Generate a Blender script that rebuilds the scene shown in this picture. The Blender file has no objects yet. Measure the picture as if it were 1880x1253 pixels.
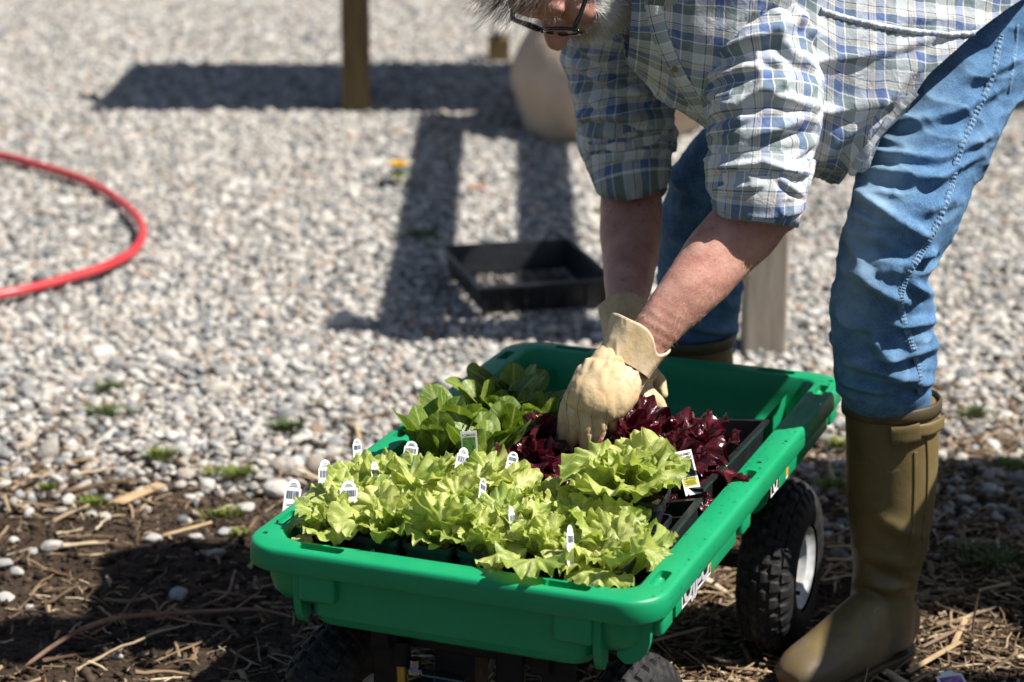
import bpy, bmesh, math, random
import numpy as np
from mathutils import Vector, Matrix, Euler

random.seed(7)
RNG = np.random.default_rng(11)
PI = math.pi
scene = bpy.context.scene
COL = scene.collection

# ------------------------------------------------------------------ camera
CAM_H = 1.497
PITCH = 0.29035
FPX = 4191.7
cam_d = bpy.data.cameras.new('camera')
cam = bpy.data.objects.new('camera', cam_d)
COL.objects.link(cam)
cam.location = (0, 0, CAM_H)
cam.rotation_euler = (PI / 2 - PITCH, 0, 0)
cam_d.sensor_width = 36
cam_d.lens = FPX * 36 / 1880
cam_d.clip_end = 500
cam_d.dof.use_dof = True
cam_d.dof.focus_distance = 3.04
cam_d.dof.aperture_fstop = 4.3
scene.camera = cam

# ------------------------------------------------------------------ light
SUN_EL, SUN_AZ = math.radians(53), math.radians(-12)
SUN = Vector((math.cos(SUN_EL) * math.cos(SUN_AZ), math.cos(SUN_EL) * math.sin(SUN_AZ), math.sin(SUN_EL)))
world = bpy.data.worlds.new("World")
scene.world = world
world.use_nodes = True
wn = world.node_tree
wn.nodes.clear()
sky = wn.nodes.new('ShaderNodeTexSky')
sky.sky_type = 'NISHITA'
sky.sun_disc = False
sky.sun_elevation = SUN_EL
sky.sun_rotation = math.radians(102)
bg = wn.nodes.new('ShaderNodeBackground')
bg.inputs['Strength'].default_value = 0.050
wo = wn.nodes.new('ShaderNodeOutputWorld')
wn.links.new(sky.outputs[0], bg.inputs[0])
wn.links.new(bg.outputs[0], wo.inputs[0])
sun_d = bpy.data.lights.new('sun', 'SUN')
sun_d.energy = 5.0
sun_d.angle = math.radians(0.55)
sun_d.color = (1.0, 0.955, 0.89)
sun = bpy.data.objects.new('sun', sun_d)
COL.objects.link(sun)
sun.rotation_euler = SUN.to_track_quat('Z', 'Y').to_euler()
sun.location = (4, 0, 6)
scene.view_settings.view_transform = 'Standard'
scene.view_settings.look = 'None'
scene.view_settings.gamma = 1
scene.view_settings.exposure = 0.74
scene.render.engine = 'CYCLES'
scene.cycles.use_denoising = True
scene.cycles.max_bounces = 8
scene.cycles.transparent_max_bounces = 8

# ------------------------------------------------------------------ helpers
CP, SP = math.cos(PITCH), math.sin(PITCH)


def at(px, py, Y):
    """point of the photographed place at depth Y that is seen at photo position px, py"""
    cx, cy = (px - 940) / FPX, (py - 626.5) / FPX
    dy = CP - cy * SP
    dz = -SP - cy * CP
    t = Y / dy
    return np.array([cx * t, Y, CAM_H + dz * t])


def atz(px, py, z):
    cx, cy = (px - 940) / FPX, (py - 626.5) / FPX
    dy = CP - cy * SP
    dz = -SP - cy * CP
    t = (z - CAM_H) / dz
    return np.array([cx * t, dy * t, z])


def proj(P):
    P = np.asarray(P, float)
    x, y, z = P[..., 0], P[..., 1], P[..., 2] - CAM_H
    f = CP * y - SP * z
    d = -SP * y - CP * z
    return 940 + FPX * x / f, 626.5 + FPX * d / f


def mesh_np(name, V, F, smooth=True, uv=None, mat=None):
    V = np.asarray(V, np.float32)
    F = np.asarray(F, np.int32)
    me = bpy.data.meshes.new(name)
    n = F.shape[1]
    me.vertices.add(len(V))
    me.vertices.foreach_set('co', V.ravel())
    me.loops.add(F.size)
    me.loops.foreach_set('vertex_index', F.ravel())
    me.polygons.add(len(F))
    me.polygons.foreach_set('loop_start', np.arange(0, F.size, n, dtype=np.int32))
    me.polygons.foreach_set('loop_total', np.full(len(F), n, np.int32))
    if smooth:
        me.polygons.foreach_set('use_smooth', np.ones(len(F), bool))
    if uv is not None:
        l = me.uv_layers.new(name='UVMap')
        l.data.foreach_set('uv', np.asarray(uv, np.float32)[F.ravel()].ravel())
    me.update(calc_edges=True)
    if mat:
        me.materials.append(mat)
    return me


def link(name, me, parent=None, loc=None, rot=None):
    o = bpy.data.objects.new(name, me)
    COL.objects.link(o)
    if parent is not None:
        o.parent = parent
    if loc is not None:
        o.location = loc
    if rot is not None:
        o.rotation_euler = rot
    return o


def tag(o, label=None, cat=None, group=None, kind=None):
    if label: o['label'] = label
    if cat: o['category'] = cat
    if group: o['group'] = group
    if kind: o['kind'] = kind
    return o


def empty(name, loc=(0, 0, 0), rz=0, label=None, cat=None, group=None):
    o = bpy.data.objects.new(name, None)
    o.empty_display_size = .05
    COL.objects.link(o)
    o.location = loc
    o.rotation_euler = (0, 0, rz)
    return tag(o, label, cat, group)


def bm_obj(name, bm, mat, parent=None, smooth=False, angle=None):
    me = bpy.data.meshes.new(name)
    bmesh.ops.recalc_face_normals(bm, faces=bm.faces)
    bm.to_mesh(me)
    bm.free()
    if mat: me.materials.append(mat)
    if smooth:
        me.polygons.foreach_set('use_smooth', np.ones(len(me.polygons), bool))
        if angle:
            me.set_sharp_from_angle(angle=math.radians(angle))
    return link(name, me, parent)


def add_box(bm, c, s, rot=None, bevel=0, seg=2):
    m = Matrix.Translation(Vector([float(q) for q in c]))
    if rot is not None: m = m @ rot.to_4x4()
    m = m @ Matrix.Diagonal((s[0], s[1], s[2], 1))
    r = bmesh.ops.create_cube(bm, size=1, matrix=m)
    if bevel:
        ed = set()
        for v in r['verts']:
            for e in v.link_edges: ed.add(e)
        bmesh.ops.bevel(bm, geom=list(ed), offset=bevel, segments=seg, affect='EDGES', profile=0.5)


def add_cyl(bm, p0, p1, r0, r1=None, seg=20, caps=True):
    p0, p1 = Vector([float(q) for q in p0]), Vector([float(q) for q in p1])
    d = p1 - p0
    q = d.to_track_quat('Z', 'Y').to_matrix().to_4x4()
    m = Matrix.Translation((p0 + p1) / 2) @ q
    bmesh.ops.create_cone(bm, cap_ends=caps, segments=seg, radius1=r0, radius2=r0 if r1 is None else r1,
                          depth=d.length, matrix=m)


def interp(P, n):
    """Catmull-Rom through rows of P, n samples"""
    P = np.asarray(P, float)
    if P.ndim == 1: P = P[:, None]
    k = len(P)
    E = np.vstack([2 * P[0] - P[1], P, 2 * P[-1] - P[-2]])
    t = np.linspace(0, k - 1, n)
    i = np.minimum(t.astype(int), k - 2)
    f = (t - i)[:, None]
    a, b, c, d = E[i], E[i + 1], E[i + 2], E[i + 3]
    return 0.5 * ((2 * b) + (-a + c) * f + (2 * a - 5 * b + 4 * c - d) * f ** 2 + (-a + 3 * b - 3 * c + d) * f ** 3)


def loft_pts(C, ra, rb, N, M, hint=(0, -1, 0), power=1.0, arc=True):
    """rings of M points round N stations; ra in the picture-parallel direction, rb along hint"""
    C = interp(C, N * 4 if arc else N)
    ra = interp(ra, len(C))[:, 0]
    rb = interp(rb, len(C))[:, 0]
    if arc:
        L = np.concatenate([[0], np.cumsum(np.linalg.norm(np.diff(C, axis=0), axis=1))])
        s = np.linspace(0, L[-1], N)
        C = np.stack([np.interp(s, L, C[:, k]) for k in range(3)], 1)
        ra = np.interp(s, L, ra)
        rb = np.interp(s, L, rb)
    T = np.gradient(C, axis=0)
    T /= np.linalg.norm(T, axis=1)[:, None]
    B = np.array(hint, float) - (T @ np.array(hint, float))[:, None] * T
    B /= np.linalg.norm(B, axis=1)[:, None]
    A = np.cross(T, B)
    th = np.linspace(0, 2 * PI, M, endpoint=False)
    c, s_ = np.cos(th), np.sin(th)
    if power != 1.0:
        c = np.sign(c) * abs(c) ** power
        s_ = np.sign(s_) * abs(s_) ** power
    P = C[:, None, :] + ra[:, None, None] * c[None, :, None] * A[:, None, :] + rb[:, None, None] * s_[None, :, None] * B[:, None, :]
    return P, C, ra, rb, T


def ring_mesh(name, P, mat, closed=True, caps=False, uv=None, smooth=True):
    """P: N x M x 3 grid, closed round M"""
    N, M = P.shape[:2]
    V = P.reshape(-1, 3)
    i = np.arange(N - 1)[:, None]
    mm = M if closed else M - 1
    j = np.arange(mm)[None, :]
    j2 = (j + 1) % M
    F = np.stack([i * M + j + 0 * j, i * M + j2, (i + 1) * M + j2, (i + 1) * M + j], -1).reshape(-1, 4)
    me = bpy.data.meshes.new(name)
    if uv is not None:
        # uv given as N x (M+1) x 2 when closed so that the seam is clean
        U = np.asarray(uv, np.float32)
        jj = j + 1 if closed else j2
        L = np.stack([U[i, j + 0 * i], U[i, jj + 0 * i], U[i + 1, jj + 0 * i], U[i + 1, j + 0 * i]], 2).reshape(-1, 2)
        me = mesh_np(name, V, F, smooth, None, mat)
        l = me.uv_layers.new(name='UVMap')
        l.data.foreach_set('uv', L.ravel())
    else:
        me = mesh_np(name, V, F, smooth, None, mat)
    if caps:
        bm = bmesh.new(); bm.from_mesh(me)
        bm.verts.ensure_lookup_table()
        for a in (0, (N - 1) * M):
            try: bm.faces.new([bm.verts[a + k] for k in range(M)])
            except Exception: pass
        bmesh.ops.recalc_face_normals(bm, faces=bm.faces)
        bm.to_mesh(me); bm.free()
    return me


def grid_normals(P, closed=True):
    if closed:
        Q = np.concatenate([P[:, -1:], P, P[:, :1]], 1)
        dv = (Q[:, 2:] - Q[:, :-2])
    else:
        dv = np.gradient(P, axis=1)
    du = np.gradient(P, axis=0)
    n = np.cross(dv, du)
    n /= np.linalg.norm(n, axis=2)[..., None] + 1e-12
    c = P.mean(axis=1, keepdims=True)
    if ((P - c) * n).sum() < 0: n = -n
    return n


# value noise (numpy)
_perm = np.random.default_rng(3).random((64, 64, 64)).astype(np.float32)


def vnoise(P, scale, off=0.0):
    Q = np.asarray(P, float) * scale + off + 100.0
    i = np.floor(Q).astype(int)
    f = Q - i
    f = f * f * (3 - 2 * f)
    r = 0
    for dx in (0, 1):
        for dy in (0, 1):
            for dz in (0, 1):
                w = (f[..., 0] if dx else 1 - f[..., 0]) * (f[..., 1] if dy else 1 - f[..., 1]) * (f[..., 2] if dz else 1 - f[..., 2])
                r = r + w * _perm[(i[..., 0] + dx) % 64, (i[..., 1] + dy) % 64, (i[..., 2] + dz) % 64]
    return r * 2 - 1


def ridge(P, scale, off, stretch=(1, 1, 1.8), w=3.0):
    q = np.array(stretch, float)
    Q = P + .02 * np.stack([vnoise(P, 9, off + 1), vnoise(P, 9, off + 5), vnoise(P, 9, off + 9)], -1)
    return (1 - np.abs(vnoise(Q * q, scale, off))) ** w


def creases(P, n, strokes, side_ok=None):
    """cloth folds: ridges/grooves laid along strokes given by their ends as seen in the photo"""
    x, y = proj(P)
    facing = np.clip(-n[..., 1] * 1.0 + n[..., 2] * .25 + .35, 0, 1)
    facing = facing * facing * (3 - 2 * facing)
    D = np.zeros(x.shape)
    for (x0, y0, x1, y1, w, a) in strokes:
        dx, dy = x1 - x0, y1 - y0
        L = math.hypot(dx, dy)
        ux, uy = dx / L, dy / L
        s = ((x - x0) * ux + (y - y0) * uy) / L
        t = -(x - x0) * uy + (y - y0) * ux
        t = t + 0.12 * L * (s - .5) ** 2 * (1 if a > 0 else -1)
        e = np.clip(1 - np.maximum(-s, s - 1) * L / 30.0, 0, 1) * (np.clip(np.minimum(s, 1 - s) * 3 + .45, 0, 1))
        g = np.exp(-(t / w) ** 2) - 0.45 * np.exp(-((t - 1.9 * w) / w) ** 2)
        D += a * e * g
    return D * facing


def voxel_union(name, parts, voxel, smooth_it=3, mat=None, fac=0.6):
    bm = bmesh.new()
    for me in parts:
        bm.from_mesh(me)
        bpy.data.meshes.remove(me)
    me = bpy.data.meshes.new(name)
    bm.to_mesh(me); bm.free()
    o = bpy.data.objects.new(name + '_tmp', me)
    COL.objects.link(o)
    m = o.modifiers.new('r', 'REMESH'); m.mode = 'VOXEL'; m.voxel_size = voxel
    if smooth_it:
        s = o.modifiers.new('s', 'SMOOTH'); s.iterations = smooth_it; s.factor = fac
    dg = bpy.context.evaluated_depsgraph_get()
    dg.update()
    res = bpy.data.meshes.new_from_object(o.evaluated_get(dg))
    bpy.data.objects.remove(o); bpy.data.meshes.remove(me)
    res.name = name
    res.materials.clear()
    if mat: res.materials.append(mat)
    res.polygons.foreach_set('use_smooth', np.ones(len(res.polygons), bool))
    return res


def get_co(me):
    a = np.empty(len(me.vertices) * 3, np.float32); me.vertices.foreach_get('co', a)
    b = np.empty(len(me.vertices) * 3, np.float32); me.vertices.foreach_get('normal', b)
    return a.reshape(-1, 3).astype(float), b.reshape(-1, 3).astype(float)


def set_co(me, P):
    me.vertices.foreach_set('co', np.asarray(P, np.float32).ravel()); me.update()


def ellipsoid(c, r, rot=None, seg=32):
    bm = bmesh.new()
    m = Matrix.Translation(Vector([float(q) for q in c]))
    if rot is not None: m = m @ rot.to_4x4()
    m = m @ Matrix.Diagonal((r[0], r[1], r[2], 1))
    bmesh.ops.create_uvsphere(bm, u_segments=seg, v_segments=seg // 2, radius=1, matrix=m)
    me = bpy.data.meshes.new('e'); bm.to_mesh(me); bm.free()
    return me


def tube_me(C, R, N=24, M=14, hint=(0, -1, 0), rb=None):
    P, *_ = loft_pts(C, R, R if rb is None else rb, N, M, hint)
    return ring_mesh('t', P, None, caps=True)


def rounded_tube(pts, rad, n=40, m=12, ends=True):
    """tube with hemispherical ends as mesh data"""
    C = interp(pts, n)
    R = interp(rad, n)[:, 0]
    if ends:
        L = np.concatenate([[0], np.cumsum(np.linalg.norm(np.diff(C, axis=0), axis=1))])
        for side in (0, 1):
            d = L if side == 0 else L[-1] - L
            k = d < R
            R = np.where(k, np.sqrt(np.maximum(R ** 2 - (R - d) ** 2, 1e-8)), R)
    T = np.gradient(C, axis=0); T /= np.linalg.norm(T, axis=1)[:, None]
    h = np.array([0.13, -.9, .4]); h2 = np.array([0.9, .2, .4])
    B = np.zeros_like(T)
    b = h - (T[0] @ h) * T[0]
    if np.linalg.norm(b) < .2: b = h2 - (T[0] @ h2) * T[0]
    for i in range(n):
        b = b - (T[i] @ b) * T[i]; b /= np.linalg.norm(b); B[i] = b
    A = np.cross(T, B)
    th = np.linspace(0, 2 * PI, m, endpoint=False)
    P = C[:, None] + R[:, None, None] * (np.cos(th)[None, :, None] * A[:, None] + np.sin(th)[None, :, None] * B[:, None])
    return P


# ------------------------------------------------------------------ materials
class NT:
    def __init__(s, name):
        s.m = bpy.data.materials.new(name)
        s.m.use_nodes = True
        s.t = s.m.node_tree
        s.t.nodes.clear()
        s.out = s.n('ShaderNodeOutputMaterial')
        s.b = s.n('ShaderNodeBsdfPrincipled')
        s.l(s.b.outputs[0], s.out.inputs[0])

    def n(s, typ, **kw):
        x = s.t.nodes.new(typ)
        for k, v in kw.items(): setattr(x, k, v)
        return x

    def l(s, a, b): s.t.links.new(a, b)

    def set(s, node, **kw):
        for k, v in kw.items():
            node.inputs[k.replace('_', ' ')].default_value = v
        return node

    def coord(s, which='Object'):
        return s.n('ShaderNodeTexCoord').outputs[which]

    def noise(s, vec, scale, detail=4, rough=.55, dist=0):
        x = s.n('ShaderNodeTexNoise')
        x.inputs['Scale'].default_value = scale
        x.inputs['Detail'].default_value = detail
        x.inputs['Roughness'].default_value = rough
        x.inputs['Distortion'].default_value = dist
        if vec is not None: s.l(vec, x.inputs['Vector'])
        return x.outputs['Fac']

    def ramp(s, fac, stops, interp='LINEAR'):
        x = s.n('ShaderNodeValToRGB')
        x.color_ramp.interpolation = interp
        e = x.color_ramp.elements
        while len(e) > 1: e.remove(e[-1])
        e[0].position = stops[0][0]; e[0].color = (*stops[0][1], 1)
        for p, c in stops[1:]:
            q = e.new(p); q.color = (*c, 1)
        s.l(fac, x.inputs[0])
        return x.outputs[0]

    def mix(s, fac, a, b, mode='MIX'):
        x = s.n('ShaderNodeMix', data_type='RGBA', blend_type=mode)
        for v, i in ((fac, 0), (a, 6), (b, 7)):
            if isinstance(v, (int, float)): x.inputs[i].default_value = v
            elif isinstance(v, tuple): x.inputs[i].default_value = (*v, 1)
            else: s.l(v, x.inputs[i])
        return x.outputs[2]

    def math(s, op, a, b=None):
        x = s.n('ShaderNodeMath', operation=op)
        for v, i in ((a, 0), (b, 1)):
            if v is None: continue
            if isinstance(v, (int, float)): x.inputs[i].default_value = v
            else: s.l(v, x.inputs[i])
        return x.outputs[0]

    def mapr(s, v, a, b, c, d):
        x = s.n('ShaderNodeMapRange')
        s.l(v, x.inputs[0])
        for i, q in zip((1, 2, 3, 4), (a, b, c, d)): x.inputs[i].default_value = q
        return x.outputs[0]

    def bump(s, h, strength=.3, dist=.001, prev=None):
        x = s.n('ShaderNodeBump')
        x.inputs['Strength'].default_value = strength
        x.inputs['Distance'].default_value = dist
        s.l(h, x.inputs['Height'])
        if prev is not None: s.l(prev, x.inputs['Normal'])
        return x.outputs[0]

    def base(s, c):
        if isinstance(c, tuple): s.b.inputs['Base Color'].default_value = (*c, 1)
        else: s.l(c, s.b.inputs['Base Color'])

    def rough(s, r):
        if isinstance(r, (int, float)): s.b.inputs['Roughness'].default_value = r
        else: s.l(r, s.b.inputs['Roughness'])

    def norm(s, n): s.l(n, s.b.inputs['Normal'])


def simple(name, c, rough=.5, c2=None, scale=20, bump=0, bscale=60, bdist=.001, spec=.5, metal=0, coat=0, detail=4, rrange=None):
    t = NT(name)
    v = t.coord()
    if c2: t.base(t.mix(t.mapr(t.noise(v, scale, detail), .35, .65, 0, 1), c, c2))
    else: t.base(c)
    if rrange: t.rough(t.mapr(t.noise(v, scale * 1.7, 5), .3, .7, rrange[0], rrange[1]))
    else: t.rough(rough)
    t.b.inputs['Specular IOR Level'].default_value = spec
    t.b.inputs['Metallic'].default_value = metal
    t.b.inputs['Coat Weight'].default_value = coat
    if bump: t.norm(t.bump(t.noise(v, bscale, 5, .6), bump, bdist))
    return t.m


def mat_soil():
    t = NT('soil')
    g = t.n('ShaderNodeNewGeometry').outputs['Position']
    a = t.noise(g, 18, 8, .7); b = t.noise(g, 3.1, 3); c = t.noise(g, 130, 4, .7)
    soil = t.ramp(a, [(.3, (.020, .013, .009)), (.5, (.052, .034, .023)), (.72, (.12, .082, .055))])
    soil = t.mix(t.mapr(c, .45, .75, 0, .6), soil, (.15, .11, .075))
    sep = t.n('ShaderNodeSeparateXYZ'); t.l(g, sep.inputs[0])
    m = t.mapr(t.math('ADD', sep.outputs[1], t.math('MULTIPLY', b, .9)), 4.4, 5.3, 0, 1)
    grav = t.ramp(t.noise(g, 55, 6, .7), [(.3, (.10, .09, .078)), (.5, (.26, .235, .205)), (.7, (.42, .385, .34))])
    t.base(t.mix(m, soil, grav))
    t.rough(.95); t.b.inputs['Specular IOR Level'].default_value = .15
    t.norm(t.bump(t.noise(g, 70, 9, .75), .9, .012))
    return t.m


def mat_gravel():
    t = NT('pebble')
    r = t.n('ShaderNodeAttribute', attribute_type='INSTANCER', attribute_name='tint').outputs['Fac']
    v = t.coord()
    c = t.ramp(r, [(0, (.54, .50, .44)), (.12, (.26, .255, .245)), (.22, (.66, .62, .56)), (.33, (.33, .335, .335)), (.44, (.50, .44, .375)),
                   (.53, (.12, .14, .155)), (.60, (.54, .52, .48)), (.70, (.36, .33, .29)), (.78, (.70, .67, .62)), (.85, (.22, .23, .235)),
                   (.91, (.46, .35, .27)), (.95, (.44, .38, .31)), (.99, (.26, .15, .09))], 'CONSTANT')
    n = t.noise(v, 1.3, 5, .7)
    c = t.mix(t.mapr(n, .3, .7, .05, .52), c, (.19, .18, .165))
    s2 = t.noise(v, 6, 3, .6)
    c = t.mix(t.mapr(s2, .55, .7, 0, .35), c, (.62, .58, .52))
    t.base(c); t.rough(.82); t.b.inputs['Specular IOR Level'].default_value = .3
    t.norm(t.bump(t.noise(v, 5, 4), .35, .1))
    return t.m


def mat_ramp_inst(name, stops, rough=.85, dark=(.05, .035, .02), nscale=2.0, amt=.5):
    t = NT(name)
    r = t.n('ShaderNodeAttribute', attribute_type='INSTANCER', attribute_name='tint').outputs['Fac']
    v = t.coord()
    c = t.ramp(r, stops)
    c = t.mix(t.mapr(t.noise(v, nscale, 4), .35, .75, 0, amt), c, dark)
    t.base(c); t.rough(rough); t.b.inputs['Specular IOR Level'].default_value = .25
    return t.m


def mat_plaid():
    t = NT('plaid_cotton')
    uv = t.coord('UV')
    sep = t.n('ShaderNodeSeparateXYZ'); t.l(uv, sep.inputs[0])
    P = .058
    cream = (.63, .665, .68); blue = (.030, .10, .30); green = (.10, .155, .16); navy = (.018, .035, .10)
    white = (.76, .78, .78); tan = (.52, .42, .33)
    st = [(0, cream), (.02, tan), (.06, cream), (.10, blue), (.31, white), (.345, green), (.62, white), (.655, cream), (.90, navy), (.93, cream), (.965, tan)]
    cs = []
    for k in (0, 1):
        f = t.math('FRACT', t.math('DIVIDE', t.math('ADD', sep.outputs[k], 5.0 + .013 * k), P))
        cs.append(t.ramp(f, st, 'CONSTANT'))
    c = t.mix(.5, cs[0], cs[1])
    # twill and fuzzy wear
    tw = t.n('ShaderNodeTexNoise'); t.l(uv, tw.inputs['Vector']); tw.inputs['Scale'].default_value = 1500; tw.inputs['Detail'].default_value = 2
    c = t.mix(t.mapr(tw.outputs['Fac'], .35, .65, 0, .16), c, (.75, .76, .76))
    big = t.noise(uv, 60, 4)
    c = t.mix(t.mapr(big, .4, .7, 0, .13), c, (.70, .72, .74))
    t.base(c); t.rough(.9)
    t.b.inputs['Specular IOR Level'].default_value = .15
    t.b.inputs['Sheen Weight'].default_value = .15
    cr = t.noise(t.coord('Object'), 55, 5, .6, .8)
    b1 = t.bump(cr, .45, .006)
    t.norm(t.bump(tw.outputs['Fac'], .35, .0004, b1))
    return t.m


def mat_denim():
    t = NT('denim')
    uv = t.coord('UV'); ob = t.coord('Object')
    mp = t.n('ShaderNodeMapping'); t.l(uv, mp.inputs[0]); mp.inputs['Rotation'].default_value = (0, 0, .9); mp.inputs['Scale'].default_value = (1, .28, 1)
    fine = t.n('ShaderNodeTexNoise'); t.l(mp.outputs[0], fine.inputs['Vector']); fine.inputs['Scale'].default_value = 1100; fine.inputs['Detail'].default_value = 3
    mott = t.noise(ob, 34, 6, .65)
    base = t.ramp(mott, [(.3, (.014, .062, .155)), (.5, (.034, .115, .255)), (.7, (.085, .205, .37))])
    # worn pale front of the thigh/knee: uses the wear attribute painted along the leg's front
    w = t.n('ShaderNodeAttribute', attribute_name='wear').outputs['Fac']
    base = t.mix(t.math('MULTIPLY', w, t.mapr(mott, .25, .6, .55, 1.0)), base, (.25, .385, .50))
    seam = t.n('ShaderNodeAttribute', attribute_name='seam').outputs['Fac']
    base = t.mix(t.mapr(fine.outputs['Fac'], .38, .66, 0, .36), base, (.30, .44, .57))
    t.base(base); t.rough(.88); t.b.inputs['Specular IOR Level'].default_value = .2
    b1 = t.bump(t.noise(ob, 45, 5, .6), .35, .006)
    t.norm(t.bump(fine.outputs['Fac'], .4, .0005, b1))
    return t.m


def mat_skin():
    t = NT('skin')
    v = t.coord()
    a = t.noise(v, 26, 5, .6); b = t.noise(v, 120, 3, .6); c = t.noise(v, 7, 2)
    col = t.ramp(a, [(.3, (.40, .165, .125)), (.5, (.52, .255, .195)), (.7, (.60, .345, .27))])
    col = t.mix(t.mapr(c, .4, .65, 0, .35), col, (.44, .185, .15))
    sp = t.n('ShaderNodeTexVoronoi'); t.l(v, sp.inputs['Vector']); sp.inputs['Scale'].default_value = 75
    fr = t.mapr(t.math('SUBTRACT', sp.outputs['Distance'], t.math('MULTIPLY', t.noise(v, 9, 2), .30)), -.02, .04, .65, 0)
    col = t.mix(fr, col, (.27, .115, .07))
    t.base(col)
    t.rough(.55)
    t.b.inputs['Subsurface Weight'].default_value = .12
    t.b.inputs['Subsurface Radius'].default_value = (.006, .002, .001)
    t.b.inputs['Subsurface Scale'].default_value = 1.0
    mp = t.n('ShaderNodeMapping'); t.l(v, mp.inputs[0]); mp.inputs['Scale'].default_value = (1, 1, 1)
    b1 = t.bump(b, .35, .002)
    t.norm(t.bump(t.noise(v, 420, 4, .6), .45, .0008, b1))
    return t.m


def mat_leaf(name, c_dark, c_mid, c_light, vein, trans=.35, rough=.42, spec=.5, yellow=None):
    t = NT(name)
    uv = t.coord('UV')
    sep = t.n('ShaderNodeSeparateXYZ'); t.l(uv, sep.inputs[0])
    oi = t.n('ShaderNodeObjectInfo').outputs['Random']
    v = t.coord('Object')
    n = t.noise(v, 55, 4, .6)
    n2 = t.noise(v, 240, 3, .6)
    f = t.math('ADD', t.math('MULTIPLY', n, .8), t.math('MULTIPLY', oi, .25))
    col = t.ramp(f, [(.25, c_dark), (.5, c_mid), (.78, c_light)])
    # side veins: u across (-1..1), v along (0..1)
    au = t.math('ABSOLUTE', sep.outputs[0])
    fv = t.math('SUBTRACT', t.math('MULTIPLY', sep.outputs[1], 9), t.math('MULTIPLY', au, 3.2))
    sv = t.math('ABSOLUTE', t.math('SUBTRACT', t.math('FRACT', t.math('ADD', fv, t.math('MULTIPLY', n, .9))), .5))
    veins = t.mapr(sv, 0, .09, .55, 0)
    mid = t.mapr(au, 0.02, 0.10, .9, 0)
    col = t.mix(veins, col, vein)
    col = t.mix(mid, col, vein)
    if yellow: col = t.mix(t.mapr(au, .75, 1.0, 0, .7), col, yellow)
    t.base(col); t.rough(rough); t.b.inputs['Specular IOR Level'].default_value = spec
    h = t.math('ADD', t.math('MULTIPLY', n2, .8), t.math('MULTIPLY', veins, -.7))
    t.norm(t.bump(h, .55, .0018))
    tr = t.n('ShaderNodeBsdfTranslucent')
    hs = t.n('ShaderNodeHueSaturation'); hs.inputs['Value'].default_value = 1.25; hs.inputs['Saturation'].default_value = 1.1; t.l(col, hs.inputs['Color'])
    t.l(hs.outputs[0], tr.inputs[0])
    ms = t.n('ShaderNodeMixShader'); ms.inputs[0].default_value = trans
    t.l(t.b.outputs[0], ms.inputs[1]); t.l(tr.outputs[0], ms.inputs[2]); t.l(ms.outputs[0], t.out.inputs[0])
    return t.m


def mat_glove():
    t = NT('glove_leather')
    v = t.coord()
    a = t.noise(v, 22, 5, .6); d = t.noise(v, 11, 6, .7)
    col = t.ramp(a, [(.3, (.50, .34, .17)), (.5, (.64, .48, .28)), (.7, (.74, .61, .42))])
    col = t.mix(t.mapr(d, .50, .72, 0, .60), col, (.27, .17, .085))
    t.base(t.mix(t.mapr(t.noise(v, 130, 5, .7), .52, .70, 0, .35), col, (.33, .23, .13)))
    t.rough(t.mapr(a, .3, .7, .72, .52)); t.b.inputs['Specular IOR Level'].default_value = .28
    b1 = t.bump(t.noise(v, 60, 5, .6), .35, .004)
    t.norm(t.bump(t.noise(v, 500, 3), .4, .0006, b1))
    return t.m


def mat_boot():
    t = NT('boot_rubber')
    v = t.coord()
    a = t.noise(v, 7, 4)
    col = t.ramp(a, [(.3, (.125, .088, .030)), (.6, (.175, .128, .050)), (.8, (.215, .163, .075))])
    # scuffs: thin streaks
    mp = t.n('ShaderNodeMapping'); t.l(v, mp.inputs[0]); mp.inputs['Rotation'].default_value = (.3, .9, .2); mp.inputs['Scale'].default_value = (30, 4, 55)
    s = t.noise(mp.outputs[0], 1.5, 2, .5, 1.2)
    col = t.mix(t.mapr(s, .68, .75, 0, .35), col, (.38, .32, .18))
    dust = t.noise(v, 40, 6, .7)
    col = t.mix(t.mapr(dust, .5, .75, 0, .22), col, (.30, .24, .14))
    gp = t.n('ShaderNodeNewGeometry').outputs['Position']
    sz = t.n('ShaderNodeSeparateXYZ'); t.l(gp, sz.inputs[0])
    low = t.mapr(sz.outputs[2], .02, .17, 1, 0)
    mud = t.mapr(t.math('ADD', t.noise(gp, 38, 7, .75), t.math('MULTIPLY', low, .30)), .62, .80, 0, .8)
    col = t.mix(mud, col, (.13, .10, .075))
    t.base(col); t.rough(t.mapr(a, .3, .7, .42, .60))
    t.norm(t.bump(t.noise(v, 14, 4), .25, .008))
    return t.m


def mat_tub():
    t = NT('green_poly')
    v = t.coord()
    a = t.noise(v, 9, 5, .6)
    col = t.mix(t.mapr(a, .35, .7, 0, .5), (.004, .27, .105), (.006, .325, .14))
    d = t.noise(v, 35, 7, .75)
    col = t.mix(t.mapr(d, .60, .78, 0, .28), col, (.10, .30, .18))
    t.base(col)
    t.rough(t.mapr(t.noise(v, 15, 6, .7), .3, .7, .34, .52))
    b = t.bump(t.noise(v, 9, 3), .12, .004)
    t.norm(t.bump(t.noise(v, 900, 2), .06, .0003, b))
    return t.m


def mat_wood(name, c1, c2, axis_scale=(14, 14, 1.2)):
    t = NT(name)
    v = t.coord()
    mp = t.n('ShaderNodeMapping'); t.l(v, mp.inputs[0]); mp.inputs['Scale'].default_value = axis_scale
    n = t.noise(mp.outputs[0], 4, 6, .65, .6)
    t.base(t.mix(t.mapr(n, .3, .7, 0, 1), c1, c2)); t.rough(.8)
    t.norm(t.bump(n, .5, .004))
    return t.m


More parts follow.
